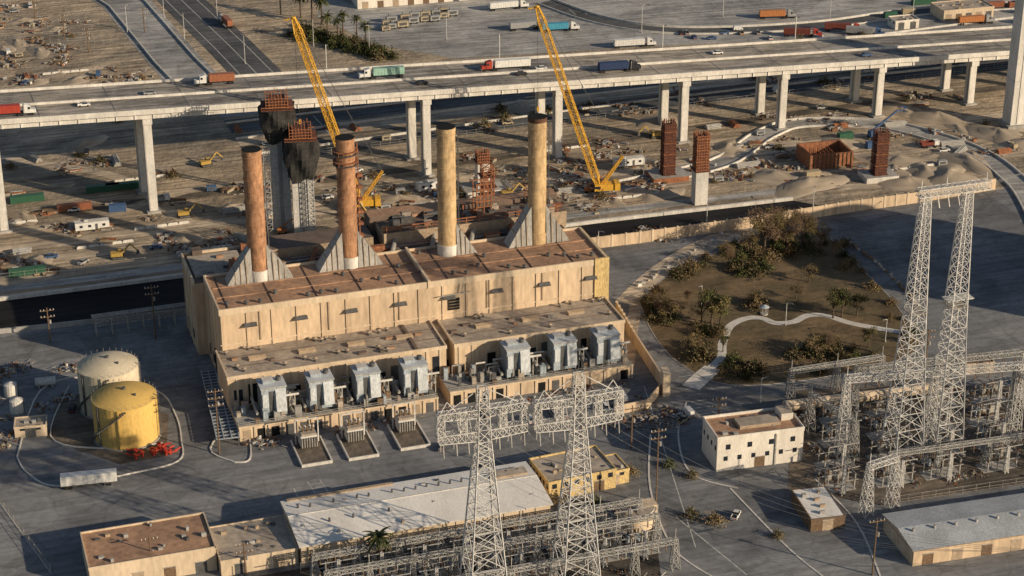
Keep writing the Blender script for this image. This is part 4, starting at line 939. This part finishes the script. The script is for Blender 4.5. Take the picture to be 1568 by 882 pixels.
for cx,cy,n,sx,sy in ((70,541,10,5,3),(95,551,22,9,4),(57,551,8,3,4),(78,613,10,6,4),(80,588,3,2,2),(62,566,6,4,3),(100,632,16,12,7),(85,625,10,9,5),(50,580,9,4,7)):
    for _ in range(n): place("shrub",bushes[R.choice((0,1,1,2))],(R.gauss(cx,sx*.6),R.gauss(cy,sy*.6),.1),R.uniform(0,6),scale=R.uniform(.9,1.9))
b=MB(); b.cyl(0,0,0,1.3,.4,conc,12)
for a in range(6): b.beam((1.2*math.cos(a*1.05),1.2*math.sin(a*1.05),.4),(1.2*math.cos(a*1.05),1.2*math.sin(a*1.05),2.6),.18,conc)
b.cyl(0,0,2.6,1.7,.8,unit_b,12,.2); b.obj("park_gazebo",(82,580,.16))
b=MB()
for i in range(22):
    x,y=43+i*1.5+R.uniform(-.6,.6),602+i*2.1; s=R.uniform(.7,2.2); b.cb(x,y,0,s,s*.7,s*.5,R.choice((conc,gray_roof,conc_l)),R.uniform(0,3),taper=.7)
b.obj("boulder_row")
b=MB()
for i in range(30):
    t=i/29; x,y=114+15*t+3*math.sin(t*3)+R.uniform(-.4,.4),640-60*t; b.cb(x+4,y,0,1.4,1.1,R.uniform(.4,.9),R.choice((wood,gray_roof,twig)),R.uniform(0,3),taper=.7)
b.obj("wheel_stop_row")
def palm(h,seed):
    r=random.Random(seed); b=MB(); b.cyl(0,0,0,.4,h,bark,8,.26)
    for i in range(34):
        a=i*2.4; el=r.uniform(-.5,1.1); pr=Vector((0,0,h)); d=Vector((math.cos(a)*math.cos(el),math.sin(a)*math.cos(el),math.sin(el))); sd=Vector((-math.sin(a),math.cos(a),0))
        for k in range(4):
            q=pr+d*1.0; w0,w1=.55*(1-k*.18),.55*(1-(k+1)*.2); b.add([pr-sd*w0,pr+sd*w0,q+sd*w1,q-sd*w1],[(0,1,2,3)],r.choice((leafA,leafC))); pr=q; d=(d+Vector((0,0,-.38))).normalized()
    return b.mesh("palm_tree")
palms=[palm(9,1),palm(11,2)]
for x,y in ((-94,897),(-89,893),(-78,878),(-71,870),(-84,866),(-66,858),(-110,908),(-100,903),(-80,872)): place("palm_tree",R.choice(palms),(x,y,.05),R.uniform(0,6),scale=R.uniform(.9,1.25))
place("palm_tree",palms[0],(-34,428,.05),.5,scale=1.2)
for _ in range(60):
    t=R.random(); place("shrub",bushes[R.choice((0,0,1))],(-100+42*t+R.gauss(0,2.5),880-36*t+R.gauss(0,3),.05),R.uniform(0,6),scale=R.uniform(1.2,2.2))
for p in ((48,455),(54,452),(70,445),(12,462),(22,461),(44,482),(50,476),(33,478),(-58,446)): place("shrub",bushes[R.randrange(3)],(*p,.05),0,scale=R.uniform(.8,1.6))
for _ in range(26):
    x,y,_z=VF(R.uniform(-180,260),R.uniform(36,100)); place("shrub",bushes[1],(x,y,.02),0,scale=R.uniform(.8,1.8))

# ------------------------------------------------------------------ light, sky, camera
el=rad(19); az=rad(-27)
S=Vector((math.cos(az)*math.cos(el),math.sin(az)*math.cos(el),math.sin(el)))
sun=bpy.data.lights.new("sun","SUN"); sun.energy=5.0; sun.angle=rad(.5); sun.color=(1.0,.82,.59)
so=bpy.data.objects.new("sun",sun); COL.objects.link(so); so.rotation_euler=(-S).to_track_quat('-Z','Y').to_euler()
wd=bpy.data.worlds.new("World"); bpy.context.scene.world=wd; wd.use_nodes=True
nt=wd.node_tree; bg=nt.nodes["Background"]; sk=nt.nodes.new("ShaderNodeTexSky"); sk.sky_type='NISHITA'; sk.sun_disc=False
sk.sun_elevation=el; sk.sun_rotation=math.atan2(S.x,S.y); nt.links.new(sk.outputs[0],bg.inputs[0]); bg.inputs[1].default_value=0.078
cam=bpy.data.cameras.new("cam"); cam.sensor_width=36; cam.lens=36*3030/1568; cam.clip_end=12000; cam.clip_start=1
co=bpy.data.objects.new("cam",cam); COL.objects.link(co); co.location=(0,0,280); co.rotation_euler=(rad(65),0,0)
sc_=bpy.context.scene; sc_.camera=co
sc_.view_settings.view_transform='Standard'; sc_.view_settings.look='None'; sc_.view_settings.exposure=0
